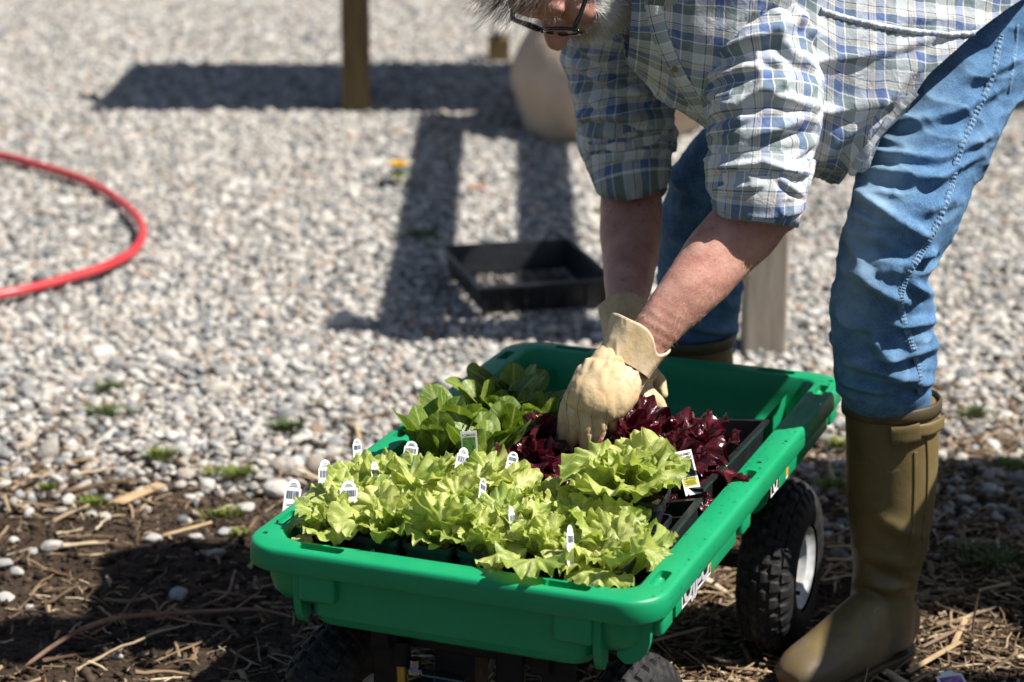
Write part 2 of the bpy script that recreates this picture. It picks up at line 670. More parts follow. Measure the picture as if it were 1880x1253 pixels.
M = {}
M['soil'] = mat_soil()
M['pebble'] = mat_gravel()
M['straw'] = mat_ramp_inst('straw', [(0, (.08, .048, .030)), (.3, (.19, .12, .070)), (.55, (.36, .26, .155)), (.8, (.52, .41, .27)), (1, (.62, .53, .39))])
M['crumb'] = mat_ramp_inst('soil_crumb', [(0, (.014, .010, .007)), (.5, (.040, .026, .018)), (.85, (.085, .058, .040)), (1, (.16, .13, .10))])
M['blade'] = mat_ramp_inst('grass_blade', [(0, (.035, .07, .012)), (.6, (.09, .14, .03)), (1, (.16, .19, .05))], dark=(.05, .06, .02), amt=.3)
M['plaid'] = mat_plaid()
M['denim'] = mat_denim()
M['skin'] = mat_skin()
M['glove'] = mat_glove()
M['glove_trim'] = simple('glove_trim', (.62, .54, .40), .7, (.50, .42, .29), 60, .2, 300)
M['boot'] = mat_boot()
M['boot_trim'] = simple('boot_trim', (.055, .040, .022), .5, (.08, .06, .03), 20, .2)
M['tub'] = mat_tub()
M['black_plastic'] = simple('black_plastic', (.010, .011, .013), .38, (.018, .019, .022), 30, .15, 30, .002, rrange=(.28, .5))
M['pot_plastic'] = simple('pot_plastic', (.008, .010, .017), .45, (.02, .022, .03), 40, .15, 60, .001)
M['potting'] = simple('potting_soil', (.018, .012, .008), .95, (.055, .038, .024), 160, 1, 200, .006, spec=.15)
def mat_tyre():
    t = NT('tyre_rubber')
    v = t.coord()
    d = t.noise(v, 42, 7, .75)
    t.base(t.mix(t.mapr(d, .50, .72, 0, .75), (.011, .011, .012), (.075, .060, .048)))
    t.rough(.7); t.b.inputs['Specular IOR Level'].default_value = .35
    t.norm(t.bump(t.noise(v, 90, 5), .4, .002))
    return t.m


M['rubber'] = mat_tyre()
M['rubber_old'] = simple('tyre_rubber', (.010, .010, .011), .58, (.020, .019, .018), 25, .3, 80, .002, rrange=(.45, .75))
M['rim'] = simple('white_rim', (.62, .65, .68), .35, (.36, .35, .33), 30, .1, 30)
M['steel_black'] = simple('black_steel', (.012, .012, .013), .4, (.018, .017, .016), 30, .2, 60, rrange=(.4, .65), spec=.15)
M['zinc'] = simple('zinc_steel', (.45, .50, .56), .22, (.30, .34, .40), 60, .1, metal=1)
M['brass'] = simple('yellow_zinc', (.50, .42, .12), .35, (.36, .30, .10), 60, metal=1)
M['hose'] = simple('hose_rubber', (.44, .022, .030), .42, (.52, .06, .06), 8, .2, 40, .002, rrange=(.3, .5))
M['post'] = mat_wood('treated_post', (.085, .052, .020), (.18, .125, .050))
M['post_grey'] = mat_wood('weathered_post', (.23, .19, .145), (.37, .32, .26))
M['boulder'] = simple('boulder_stone', (.50, .38, .28), .85, (.62, .50, .39), 5, .6, 18, .02, spec=.3, detail=7)
M['tagwhite'] = simple('tag_plastic', (.83, .84, .84), .35, (.78, .79, .79), 30)
M['ink'] = simple('ink', (.012, .012, .014), .5)
M['ink_blue'] = simple('barcode_ink', (.10, .11, .17), .5)
M['frame'] = simple('spectacle_frame', (.006, .006, .007), .18, coat=.4)
M['stick'] = simple('dry_twig', (.16, .085, .055), .8, (.26, .17, .115), 30, .4, 60)
M['chip'] = simple('wood_chip', (.50, .36, .20), .8, (.36, .25, .14), 30, .4, 90)
M['stone_pale'] = simple('pale_stone', (.55, .52, .48), .8, (.36, .34, .31), 12, .4, 30, .01)
M['stone_grey'] = simple('grey_stone', (.28, .29, .30), .8, (.40, .38, .35), 12, .4, 30, .01)
M['yellow'] = simple('dandelion_petals', (.90, .66, .012), .6, (.86, .56, .006), 200)
M['weed'] = simple('weed_leaf', (.06, .10, .02), .6, (.11, .15, .035), 60)
M['dry_leaf'] = simple('dry_leaf', (.42, .13, .03), .7, (.30, .12, .05), 40)
M['button'] = simple('shirt_button', (.26, .15, .08), .4)
M['drop'] = None
t_ = NT('water'); t_.base((1, 1, 1)); t_.rough(.03); t_.b.inputs['Transmission Weight'].default_value = 1; t_.b.inputs['IOR'].default_value = 1.33
M['drop'] = t_.m
t_ = NT('lens_glass'); t_.base((1, 1, 1)); t_.rough(.02); t_.b.inputs['Transmission Weight'].default_value = 1; t_.b.inputs['IOR'].default_value = 1.05
M['lens'] = t_.m
M['leaf_green'] = mat_leaf('green_lettuce_leaf', (.14, .24, .035), (.42, .49, .11), (.69, .69, .26), (.66, .70, .32), .40, .40)
M['leaf_old'] = mat_leaf('wilted_lettuce_leaf', (.36, .28, .12), (.55, .45, .22), (.66, .58, .33), (.62, .54, .32), .3, .6)
M['leaf_romaine'] = mat_leaf('romaine_leaf', (.055, .115, .014), (.13, .205, .026), (.25, .32, .055), (.36, .44, .12), .33, .42, yellow=(.40, .44, .12))
M['leaf_red'] = mat_leaf('red_lettuce_leaf', (.022, .003, .006), (.066, .007, .014), (.17, .022, .038), (.20, .05, .05), .25, .22, .7)


def attr_float(me, name, vals):
    a = me.attributes.new(name, 'FLOAT', 'POINT')
    a.data.foreach_set('value', np.asarray(vals, np.float32))


# ------------------------------------------------------------------ scattering (stuff)
def scatter(name, pts, rots, scl, idx, tint, variants, mat, label, cat):
    me = bpy.data.meshes.new(name)
    n = len(pts)
    me.vertices.add(n)
    me.vertices.foreach_set('co', np.asarray(pts, np.float32).ravel())
    for nm, arr in (('rot', rots), ('scl', scl)):
        a = me.attributes.new(nm, 'FLOAT_VECTOR', 'POINT'); a.data.foreach_set('vector', np.asarray(arr, np.float32).ravel())
    a = me.attributes.new('idx', 'INT', 'POINT'); a.data.foreach_set('value', np.asarray(idx, np.int32))
    attr_float(me, 'tint', tint)
    vc = bpy.data.collections.new(name + '_shapes')
    for k, vm in enumerate(variants):
        vm.materials.clear(); vm.materials.append(mat)
        vc.objects.link(bpy.data.objects.new('%s_shape' % name, vm))
    g = bpy.data.node_groups.new(name + '_scatter', 'GeometryNodeTree')
    g.interface.new_socket('Geometry', in_out='INPUT', socket_type='NodeSocketGeometry')
    g.interface.new_socket('Geometry', in_out='OUTPUT', socket_type='NodeSocketGeometry')
    N = g.nodes.new; L = g.links.new
    gi, go = N('NodeGroupInput'), N('NodeGroupOutput')
    iop = N('GeometryNodeInstanceOnPoints')
    ci = N('GeometryNodeCollectionInfo'); ci.inputs[0].default_value = vc; ci.inputs['Separate Children'].default_value = True; ci.inputs['Reset Children'].default_value = True
    iop.inputs['Pick Instance'].default_value = True

    def na(nm, dt):
        x = N('GeometryNodeInputNamedAttribute'); x.data_type = dt; x.inputs[0].default_value = nm
        return next(o for o in x.outputs if o.enabled and o.name == 'Attribute')
    L(gi.outputs[0], iop.inputs['Points']); L(ci.outputs[0], iop.inputs['Instance'])
    L(na('idx', 'INT'), iop.inputs['Instance Index'])
    L(na('rot', 'FLOAT_VECTOR'), iop.inputs['Rotation'])
    L(na('scl', 'FLOAT_VECTOR'), iop.inputs['Scale'])
    L(iop.outputs[0], go.inputs[0])
    o = link(name, me)
    md = o.modifiers.new('scatter', 'NODES'); md.node_group = g
    me.materials.append(mat)
    return tag(o, label, cat, kind='stuff')


def stone_mesh(seed, sub=2, lump=.28):
    bm = bmesh.new()
    bmesh.ops.create_icosphere(bm, subdivisions=sub, radius=1)
    P = np.array([v.co[:] for v in bm.verts])
    d = vnoise(P, .9, seed * 7.3) * lump + vnoise(P, 2.1, seed * 3.1 + 9) * lump * .35
    P = P * (1 + d)[:, None]
    # a few flattened facets
    rr = np.random.default_rng(seed)
    for _ in range(7):
        n = rr.normal(size=3); n /= np.linalg.norm(n)
        h = P @ n
        k = .55 + .3 * rr.random()
        P -= np.maximum(h - k, 0)[:, None] * n * .8
    for v, p in zip(bm.verts, P): v.co = p
    me = bpy.data.meshes.new('stone_shape')
    bm.to_mesh(me); bm.free()
    me.polygons.foreach_set('use_smooth', np.ones(len(me.polygons), bool))
    return me


# ================================================================== GROUND
def gz(x, y):
    P = np.stack([np.asarray(x, float), np.asarray(y, float), np.zeros(np.shape(x))], -1)
    near = np.clip((4.9 - P[..., 1]) / .8, 0, 1) * np.clip((P[..., 1] - 1) / .5, 0, 1)
    return (vnoise(P, 6.0, 1.7) * .007 + vnoise(P, 19, 4.1) * .0045) * near + vnoise(P, 1.3, 2.2) * .006 - .006


xs = np.concatenate([np.array([-90, -50, -25, -12, -7, -5]), np.arange(-3.8, 3.81, .03), np.array([5, 7, 12, 25, 50, 90])])
ys = np.concatenate([np.array([-40, -15, -5, -1, 1]), np.arange(1.8, 6.0, .03), np.arange(6.0, 12.5, .1), np.array([13, 15, 18, 25, 40, 70, 120])])
X, Y = np.meshgrid(xs, ys)
Z = gz(X, Y)
P = np.stack([X, Y, Z], -1)
me = ring_mesh('ground', P, M['soil'], closed=False)
tag(link('ground', me), kind='structure')

boot_r = (.60, 3.30)


def gravel_density(x, y):
    P = np.stack([x, y, np.zeros_like(x)], -1)
    yy = y + vnoise(P, 2.2, 5.5) * .28 + vnoise(P, 7, 3.3) * .12 - np.clip(x - .5, 0, 1) * .25
    return np.clip((yy - 3.65) / 1.15, 0, 1) ** 1.25


def jitter_grid(x0, x1, y0, y1, d):
    gx, gy = np.meshgrid(np.arange(x0, x1, d), np.arange(y0, y1, d))
    gx = gx + RNG.uniform(-.5, .5, gx.shape) * d
    gy = gy + RNG.uniform(-.5, .5, gy.shape) * d
    return gx.ravel(), gy.ravel()


stones = [stone_mesh(k, 2) for k in range(14)]
pts = []; sc = []
for layer, (d, smin, smax, zo) in enumerate([(.0158, .0066, .0118, .001), (.0225, .0078, .0145, .008), (.085, .011, .022, .010)]):
    gx, gy = jitter_grid(-3.3, 3.3, 3.6, 12.2, d)
    keep = np.abs(gx) < .2243 * gy + .55
    gx, gy = gx[keep], gy[keep]
    keep = RNG.random(len(gx)) < gravel_density(gx, gy) * (1 if layer < 2 else .8)
    gx, gy = gx[keep], gy[keep]
    s = RNG.uniform(smin, smax, len(gx)) * np.clip(RNG.lognormal(0, .2, len(gx)), .6, 1.6)
    pts.append(np.stack([gx, gy, gz(gx, gy) + zo + RNG.uniform(-.003, .004, len(gx))], 1)); sc.append(s)
pts = np.vstack(pts); s = np.concatenate(sc)
n = len(pts)
scl = np.stack([s * RNG.uniform(.9, 1.35, n), s * RNG.uniform(.8, 1.1, n), s * RNG.uniform(.5, .85, n)], 1)
rot = np.stack([RNG.normal(0, .35, n), RNG.normal(0, .35, n), RNG.uniform(0, 6.28, n)], 1)
scatter('gravel', pts, rot, scl, RNG.integers(0, 14, n), RNG.random(n), stones, M['pebble'],
        'mixed white tan and blue grey gravel covering the yard behind the cart', 'gravel')

# ---- straw / shredded bark mulch
def strip_mesh(seed, L=1.0, w=.045, th=.012):
    r = np.random.default_rng(seed)
    n = 7
    t = np.linspace(0, 1, n)
    C = np.stack([(t - .5) * L, r.normal(0, .045) * np.sin(t * 3.1) + r.normal(0, .014, n), .05 * np.sin(t * 3.14 + r.random() * 3) + r.normal(0, .015, n)], 1)
    W = w * (1 - .5 * t) * (.8 + .4 * r.random())
    V = []
    for i in range(n):
        tw = r.normal(0, .3)
        a = np.array([0, math.cos(tw), math.sin(tw)]); b = np.array([0, -math.sin(tw), math.cos(tw)])
        for ca, cb in ((-1, 0), (0, 1), (1, 0), (0, -1)):
            V.append(C[i] + a * W[i] * ca + b * th * cb)
    V = np.array(V)
    F = []
    for i in range(n - 1):
        for j in range(4):
            F.append((i * 4 + j, i * 4 + (j + 1) % 4, (i + 1) * 4 + (j + 1) % 4, (i + 1) * 4 + j))
    F.append((0, 1, 2, 3)); F.append((4 * n - 4, 4 * n - 3, 4 * n - 2, 4 * n - 1))
    return mesh_np('strip_shape', V, F, smooth=False)


strips = [strip_mesh(k, 1, [.02, .035, .06, .11][k % 4], [.012, .02, .03, .03][k % 4]) for k in range(12)]
gx, gy = jitter_grid(-1.5, 1.5, 2.3, 4.9, .011)
P3 = np.stack([gx, gy, 0 * gx], -1)
dens = np.clip(.35 + .85 * (gx + .30) / .45, .16, 1.2) * np.clip((4.55 - gy + vnoise(P3, 3, 8) * .35) / .5, 0, 1)
dens = dens + .14 * np.exp(-((gy - 4.15) / .3) ** 2)
dens *= np.clip(.75 + 1.0 * vnoise(P3, 5, 2.5), .12, 1)
keep = RNG.random(len(gx)) < dens * .85
gx, gy = gx[keep], gy[keep]; n = len(gx)
L = np.clip(RNG.lognormal(-3.25, .5, n), .012, .13)
pts = np.stack([gx, gy, gz(gx, gy) + RNG.uniform(.001, .016, n)], 1)
rot = np.stack([RNG.normal(0, .3, n), RNG.normal(0, .22, n), RNG.normal(0.35, 1.0, n)], 1)
scatter('bark_mulch', pts, rot, np.stack([L, .5 * L + .02, .5 * L + .02], 1), RNG.integers(0, 12, n), np.clip(RNG.beta(1.6, 2.0, n), 0, 1), strips, M['straw'],
        'dry shredded bark and straw littering the soil under and beside the cart', 'mulch')

# ---- soil crumbs
gx, gy = jitter_grid(-1.8, 1.8, 2.3, 5.2, .0135)
P3 = np.stack([gx, gy, 0 * gx], -1)
keep = RNG.random(len(gx)) < (1 - .8 * gravel_density(gx, gy)) * .75
gx, gy = gx[keep], gy[keep]; n = len(gx)
s = np.clip(RNG.lognormal(-5.5, .5, n), .0012, .012)
pts = np.stack([gx, gy, gz(gx, gy) + s * .3], 1)
scatter('soil_crumbs', pts, RNG.uniform(0, 6.28, (n, 3)), np.stack([s, s * .9, s * .8], 1), RNG.integers(0, 6, n), RNG.random(n) ** 1.3,
        [stone_mesh(40 + k, 1, .75) for k in range(6)], M['crumb'], 'loose dark crumbs of soil on the bare ground at the gravel edge', 'soil')

# ---- grass tufts: each a thing
def grass_tuft(loc, r, h, n, label, tone=0):
    V = []; F = []
    rr = np.random.default_rng(int(abs(loc[0] * 1000) + loc[1] * 77))
    n = int(n * .5); ex_ = [(rr.uniform(-r, r) * .45, rr.uniform(-r, r) * .28, rr.uniform(.35, .6)) for _ in range(6)]
    for k in range(n):
        cxx, cyy, rq = ex_[k % 6]
        a = rr.uniform(0, 6.28); d = r * rq * math.sqrt(rr.random())
        b = np.array([cxx + math.cos(a) * d, cyy + math.sin(a) * d * .6, .004])
        lean = np.array([math.cos(a), math.sin(a), 0]) * rr.uniform(.1, .9) + rr.normal(0, .3, 3) * np.array([1, 1, 0])
        hh = h * rr.uniform(.5, 1.1); w = rr.uniform(.0012, .003)
        side = np.cross(lean + np.array([0, 0, 1.0]), [0, 0, 1]); side /= np.linalg.norm(side) + 1e-9
        base = len(V)
        for t in (0, .5, 1):
            c = b + np.array([0, 0, hh * (t - .25 * t * t)]) + lean * hh * t * t * .8
            ww = w * (1 - .85 * t)
            V += [c - side * ww, c + side * ww]
        for t in (0, 1):
            F.append((base + 2 * t, base + 2 * t + 1, base + 2 * t + 3, base + 2 * t + 2))
    o = link('grass_tuft', mesh_np('grass_tuft', V, F, True, None, M['weed' if tone == 0 else 'moss']), loc=loc)
    return tag(o, label, 'grass tuft', 'tufts of grass among the stones')


M['moss'] = simple('moss', (.10, .15, .015), .8, (.19, .22, .03), 60)
for px, py, r, h, n, lb, tn in [
    (200, 722, .040, .022, 260, 'small green tuft in the left gravel, the farther of a close pair', 0),
    (200, 765, .070, .020, 420, 'wider sparse green tuft just in front of another tuft in the left gravel', 0),
    (525, 795, .042, .030, 320, 'dark olive tuft standing in gravel left of the lettuces', 0),
    (287, 850, .045, .022, 320, 'bright green tuft at the gravel edge behind the pale wood chip', 1),
    (170, 945, .055, .018, 260, 'low yellow green tuft on the soil edge left of the wood chip', 1),
    (82, 908, .030, .018, 130, 'tiny green tuft in brown litter near the left edge', 1),
    (420, 880, .075, .018, 420, 'thin mossy patch between white stones behind the cart corner', 1),
    (405, 960, .050, .018, 220, 'yellowish sprig beside the long pale stick near the cart corner', 1),
    (440, 1000, .030, .016, 90, 'few green blades by the left front corner of the cart rim', 1),
    (1540, 832, .055, .022, 420, 'yellow green moss tuft seen between cart corner and boot', 1),
    (1530, 905, .055, .016, 260, 'olive moss patch just behind the rear wheel', 1),
    (1790, 770, .050, .022, 260, 'faint olive tuft in the gravel right of the boot top', 0),
    (1785, 1030, .110, .020, 700, 'dark green weedy patch in shade right of the boot', 0),
    (1845, 868, .060, .016, 260, 'mossy patch at the gravel edge by the right border', 1),
    (770, 440, .10, .025, 300, 'dark weed tuft in the shadow stripe left of the black tray', 0),
    (1100, 395, .05, .02, 160, 'pale green sprig in gravel beside the rolled up far sleeve', 1)]:
    q = atz(px, py, 0)
    grass_tuft((q[0], q[1], float(gz(q[0], q[1])) + .012), r, h, n, lb, tn)

# ---- single stones at the soil edge
def single(name, px, py, s, mat, label, cat, group, seed, flat=.6):
    q = atz(px, py, s * .4)
    me = stone_mesh(seed, 3, .3); me.materials.append(mat)
    o = link(name, me, loc=(q[0], q[1], float(gz(q[0], q[1])) + s * .35))
    o.scale = (s * 1.15, s * .85, s * flat); o.rotation_euler = (0, .1, seed * .7)
    return tag(o, label, cat, group)


for k, (px, py, s, m, lb) in enumerate([
    (95, 997, .021, 'stone_pale', 'angular pale grey stone on dark soil near the left edge, largest of its kind'),
    (58, 1008, .012, 'stone_grey', 'small grey stone touching the left side of the largest pale soil stone'),
    (28, 1045, .016, 'stone_pale', 'pale rounded stone at the far left on brown soil'),
    (8, 1030, .018, 'stone_grey', 'blue grey stone cut by the left picture edge above the shadow'),
    (446, 931, .018, 'stone_pale', 'round white stone next to the white barcode tag corner of the cart'),
    (328, 1083, .019, 'stone_grey', 'flat grey stone lying in shade above the bare branch'),
    (55, 1110, .010, 'stone_pale', 'tiny light stone in the shaded soil at lower left'),
    (280, 988, .016, 'stone_pale', 'pale flat stone beside the left end of the long pale stick'),
    (360, 985, .013, 'stone_pale', 'small cream stone just below the long pale stick'),
    (412, 977, .015, 'stone_grey', 'dusty grey stone between long stick and cart corner'),
    (40, 860, .020, 'stone_pale', 'broad cream stone among brown litter near the left border'),
    (216, 1200, .011, 'stone_pale', 'small white chip of stone under the arching branch'),
    (395, 1018, .018, 'stone_grey', 'grey flat stone at the shadow edge left of the cart'),
    (10, 1092, .015, 'stone_pale', 'sunlit pale stone at the left border beside the cast shadow'),
    (1705, 945, .018, 'stone_grey', 'grey stone half shaded to the right of the boot shaft'),
    (1765, 915, .014, 'stone_grey', 'smaller grey stone in shade right of the boot'),
    (1760, 955, .012, 'stone_pale', 'light stone in litter right of the boot shaft')]):
    single('stone', px, py, s, M[m], lb, 'stone', 'loose stones on the soil', 100 + k)
# ---- wood chips and sticks
def stick_obj(name, pts, rad, mat, label, cat, group=None, n=30, m=7, subs=()):
    me = ring_mesh(name, rounded_tube(pts, rad, n, m), mat, caps=True)
    o = link(name, me)
    tag(o, label, cat, group)
    for s in subs:
        link('side_shoot', ring_mesh('side_shoot', rounded_tube(s[0], s[1], 16, 5), mat, caps=True), o)
    return o


def g3(px, py, z=.006): return atz(px, py, z)


def flat_chip(px0, py0, px1, py1, w, label, zt=.02):
    a, b = g3(px0, py0, .014), g3(px1, py1, zt)
    d = Vector(b - a); bm = bmesh.new()
    R = d.to_track_quat('X', 'Z').to_matrix()
    add_box(bm, Vector((a + b) / 2), (d.length, w, w * .3), R, w * .08, 1)
    for v in bm.verts:
        v.co += Vector((0, 0, 1)) * .002 * math.sin(v.co.x * 90) + d.normalized() * .006 * math.sin(v.co.y * 700 + v.co.z * 900)
    o = bm_obj('wood_chip', bm, M['chip'])
    return tag(o, label, 'wood chip', 'wood chips on the ground')


flat_chip(215, 922, 298, 888, .022, 'broad split wood chip lying at the gravel edge left of the cart')
flat_chip(300, 985, 385, 962, .009, 'long pale stick shaped chip pointing at the cart corner')
flat_chip(655, 780, 662, 812, .008, 'small upright tan splinter in gravel behind the lettuces', .03)
flat_chip(1515, 1003, 1600, 1000, .007, 'thin pale stick lying behind the boot shaft')
flat_chip(1520, 1025, 1610, 1028, .008, 'second thin straw coloured stick just below another behind the boot')
flat_chip(1670, 1230, 1760, 1180, .010, 'pale splinter leaning in the sunlit straw right of the boot')
flat_chip(1752, 1180, 1772, 1140, .009, 'short upright pale splinter in the sunlit straw patch')
flat_chip(1800, 1085, 1850, 1070, .008, 'tan stick lying in the dark litter near the right edge')
flat_chip(1190, 1180, 1290, 1155, .007, 'thin tan stick on straw between front and rear wheels')
stick_obj('dry_branch', [g3(40, 1228, .01), g3(120, 1172, .035), g3(200, 1138, .05), g3(290, 1128, .045), g3(400, 1122, .03), g3(475, 1120, .02), g3(545, 1135, .01)],
          [.0035, .0042, .0042, .004, .0035, .003, .002], M['stick'], 'long bare reddish branch arching over the shaded soil at lower left', 'branch',
          subs=[([g3(290, 1128, .045), g3(340, 1140, .03), g3(430, 1152, .02)], [.003, .0022, .001]),
                ([g3(290, 1128, .045), g3(285, 1105, .07), g3(262, 1090, .07)], [.003, .002, .001]),
                ([g3(430, 1121, .03), g3(450, 1105, .03), g3(480, 1085, .03)], [.003, .002, .0015]),
                ([g3(290, 1128, .045), g3(300, 1110, .05), g3(330, 1095, .04)], [.0025, .002, .001]),
                ([g3(45, 1225, .01), g3(65, 1230, .01), g3(78, 1236, .01)], [.002, .0015, .001])])
stick_obj('twig', [g3(362, 1118, .02), g3(415, 1092, .04), g3(428, 1060, .05), g3(432, 1045, .05)], [.0025, .0025, .002, .001], M['stick'],
          'short orange brown twig rising beside the cart corner in the shade', 'twig', 'twigs on the soil')
stick_obj('twig', [g3(190, 1100, .01), g3(240, 1104, .03), g3(300, 1088, .02)], [.003, .003, .001], M['stick'], 'forked grey twig tangled above the arching branch', 'twig', 'twigs on the soil',
          subs=[([g3(240, 1104, .03), g3(262, 1080, .05)], [.002, .001]), ([g3(240, 1104, .03), g3(225, 1125, .02), g3(205, 1130, .01)], [.002, .0015, .001])])
stick_obj('twig', [g3(1785, 1160, .01), g3(1792, 1110, .06), g3(1800, 1082, .09)], [.002, .0018, .001], M['stick'], 'thin upright twig in shade right of the boot', 'twig', 'twigs on the soil')
stick_obj('twig', [g3(1690, 1190, .01), g3(1740, 1165, .02), g3(1790, 1140, .02)], [.003, .0028, .001], M['stick'], 'grey twig beside the boot heel in dark litter', 'twig', 'twigs on the soil')

# ================================================================== BACKGROUND THINGS
# red hose
hp = [atz(-260, 285, .012), atz(-120, 282, .012), atz(0, 298, .012), atz(60, 313, .013), atz(140, 338, .013), atz(200, 368, .012), atz(248, 408, .013), atz(262, 440, .013),
      atz(245, 475, .012), atz(195, 503, .012), atz(120, 527, .012), atz(50, 546, .012), atz(0, 556, .012), atz(-110, 572, .012), atz(-260, 580, .012)]
hp = [p + np.array([0, 0, .020]) for p in hp]
tag(link('garden_hose', ring_mesh('garden_hose', rounded_tube(hp, [.0125] * len(hp), 220, 14), M['hose'], caps=True)),
    'red rubber garden hose curving in a loop on the gravel at left', 'hose')

# posts and the timber frame whose beams lie above the picture
def frame_thing():
    t = empty('timber_shelter', (-.536, 7.80, 0), 0, 'timber shelter whose brown post rises left of the man', 'shelter')
    ox, oy = -.536, 7.80
    def post(x, y, w, h, mat, lean=0):
        bm = bmesh.new()
        add_box(bm, (x - ox, y - oy, h / 2 - .05), (w, w, h + .1), None, w * .06, 2)
        return bm_obj('post', bm, mat, t)
    post(-.536, 7.80, .093, 1.30, M['post'])
    post(.565, 4.93, .095, 1.30, M['post_grey'])
    post(2.7, 7.80, .093, 1.30, M['post'])
    def beam(x0, x1, y0, y1, z0=1.30, h=.09, name='beam'):
        bm = bmesh.new()
        add_box(bm, ((x0 + x1) / 2 - ox, (y0 + y1) / 2 - oy, z0 + h / 2), (x1 - x0, y1 - y0, h), None, .004, 1)
        return bm_obj(name, bm, M['post'], t)
    # deck boards (their shadow is the wide dark band)
    k = 0
    y = 7.54
    while y < 8.48:
        beam(-.46, 2.8, y, y + .138, 1.33, .03, 'board'); y += .14
    beam(-.50, 2.75, 7.68, 7.75, 1.24, .085)
    for x in (.655, .985):
        beam(x, x + .105, 4.80, 7.50, 1.24, .09)
    beam(.50, 1.20, 4.885, 4.975, 1.15, .085)
    return t


frame_thing()
# boulder
def boulder():
    bm = bmesh.new(); bmesh.ops.create_icosphere(bm, subdivisions=5, radius=1)
    P = np.array([v.co[:] for v in bm.verts])
    d = vnoise(P, .8, 3.3) * .16 + vnoise(P, 2.2, 8.1) * .05 + vnoise(P, 7, 1.1) * .008
    P = P * (1 + d)[:, None] * np.array([.38, .34, .33])
    P[:, 0] += P[:, 2] * .22
    for v, p in zip(bm.verts, P): v.co = p
    o = bm_obj('boulder', bm, M['boulder'], None, True)
    o.location = (.375, 7.48, .225)
    tag(o, 'large smooth tan boulder on the gravel behind the man', 'boulder')


boulder()
bm = bmesh.new(); add_box(bm, (0, 0, .045), (.085, .09, .10), None, .004, 1)
o = bm_obj('wood_block', bm, M['post']); q = atz(918, 133, 0); o.location = (q[0] - .005, q[1] + .25, 0)
tag(o, 'short brown wood stub standing left of the boulder', 'wood block')
single('stone', 918, 104, .05, M['stone_pale'], 'pale stone resting on top of the wood stub by the boulder', 'stone', 'loose stones on the soil', 140)
bpy.context.view_layer.update()
st = [o2 for o2 in bpy.data.objects if o2.name.startswith('stone')][-1]
st.location = (o.location.x + .01, o.location.y, .122); st.scale = (.055, .05, .032)

# dandelion
q = atz(750, 322, .03)
d = empty('dandelion', (q[0] - .03, q[1], .006), 0, 'single yellow dandelion flowering low in the gravel', 'flower')
V = []; F = []
for k in range(90):
    a = k * 2.39996; r = .003 + .019 * math.sqrt(k / 90); hh = .016 - .008 * (k / 90)
    c, s_ = math.cos(a), math.sin(a); b = len(V)
    V += [(c * .002 - s_ * .0015, s_ * .002 + c * .0015, .045), (c * .002 + s_ * .0015, s_ * .002 - c * .0015, .045),
          (c * r + s_ * .0022, s_ * r - c * .0022, .045 + hh), (c * r - s_ * .0022, s_ * r + c * .0022, .045 + hh)]
    F.append((b, b + 1, b + 2, b + 3))
d.scale = (1.5, 1.5, 1.1)
link('petals', mesh_np('petals', V, F, False, None, M['yellow']), d)
link('stem', ring_mesh('stem', rounded_tube([(0, 0, 0), (.002, 0, .02), (0, 0, .047)], [.002, .002, .003], 8, 6), M['weed'], caps=True), d)
for k in range(7):
    a = k * .9 + .2
    L_ = .022 + .006 * (k % 3)
    t = np.linspace(0, 1, 6)
    V = []; F = []
    for i, tt in enumerate(t):
        w = .008 * math.sin(PI * min(1, tt * 1.02) ** .8) + .0008 + (.002 if i % 2 else 0)
        c = np.array([math.cos(a), math.sin(a), 0]) * L_ * tt + np.array([0, 0, .012 + .018 * math.sin(tt * 2.6)])
        sd = np.array([-math.sin(a), math.cos(a), 0]) * w
        V += [c - sd, c + sd]
        if i: F.append((2 * i - 2, 2 * i - 1, 2 * i + 1, 2 * i))
    link('leaf', mesh_np('leaf', V, F, True, None, M['weed']), d)
# orange leaf
q = atz(873, 352, .02)
V = [(-.03, 0, 0), (-.01, -.013, .006), (.02, -.011, .004), (.036, 0, .0), (.02, .012, .006), (-.012, .013, .008), (0, 0, .0)]
F = [(0, 1, 6), (1, 2, 6), (2, 3, 6), (3, 4, 6), (4, 5, 6), (5, 0, 6)]
tag(link('fallen_leaf', mesh_np('fallen_leaf', V, F, True, None, M['dry_leaf']), loc=(q[0], q[1], .030)),
    'small orange dry leaf on the sunlit gravel strip behind the black tray', 'leaf')

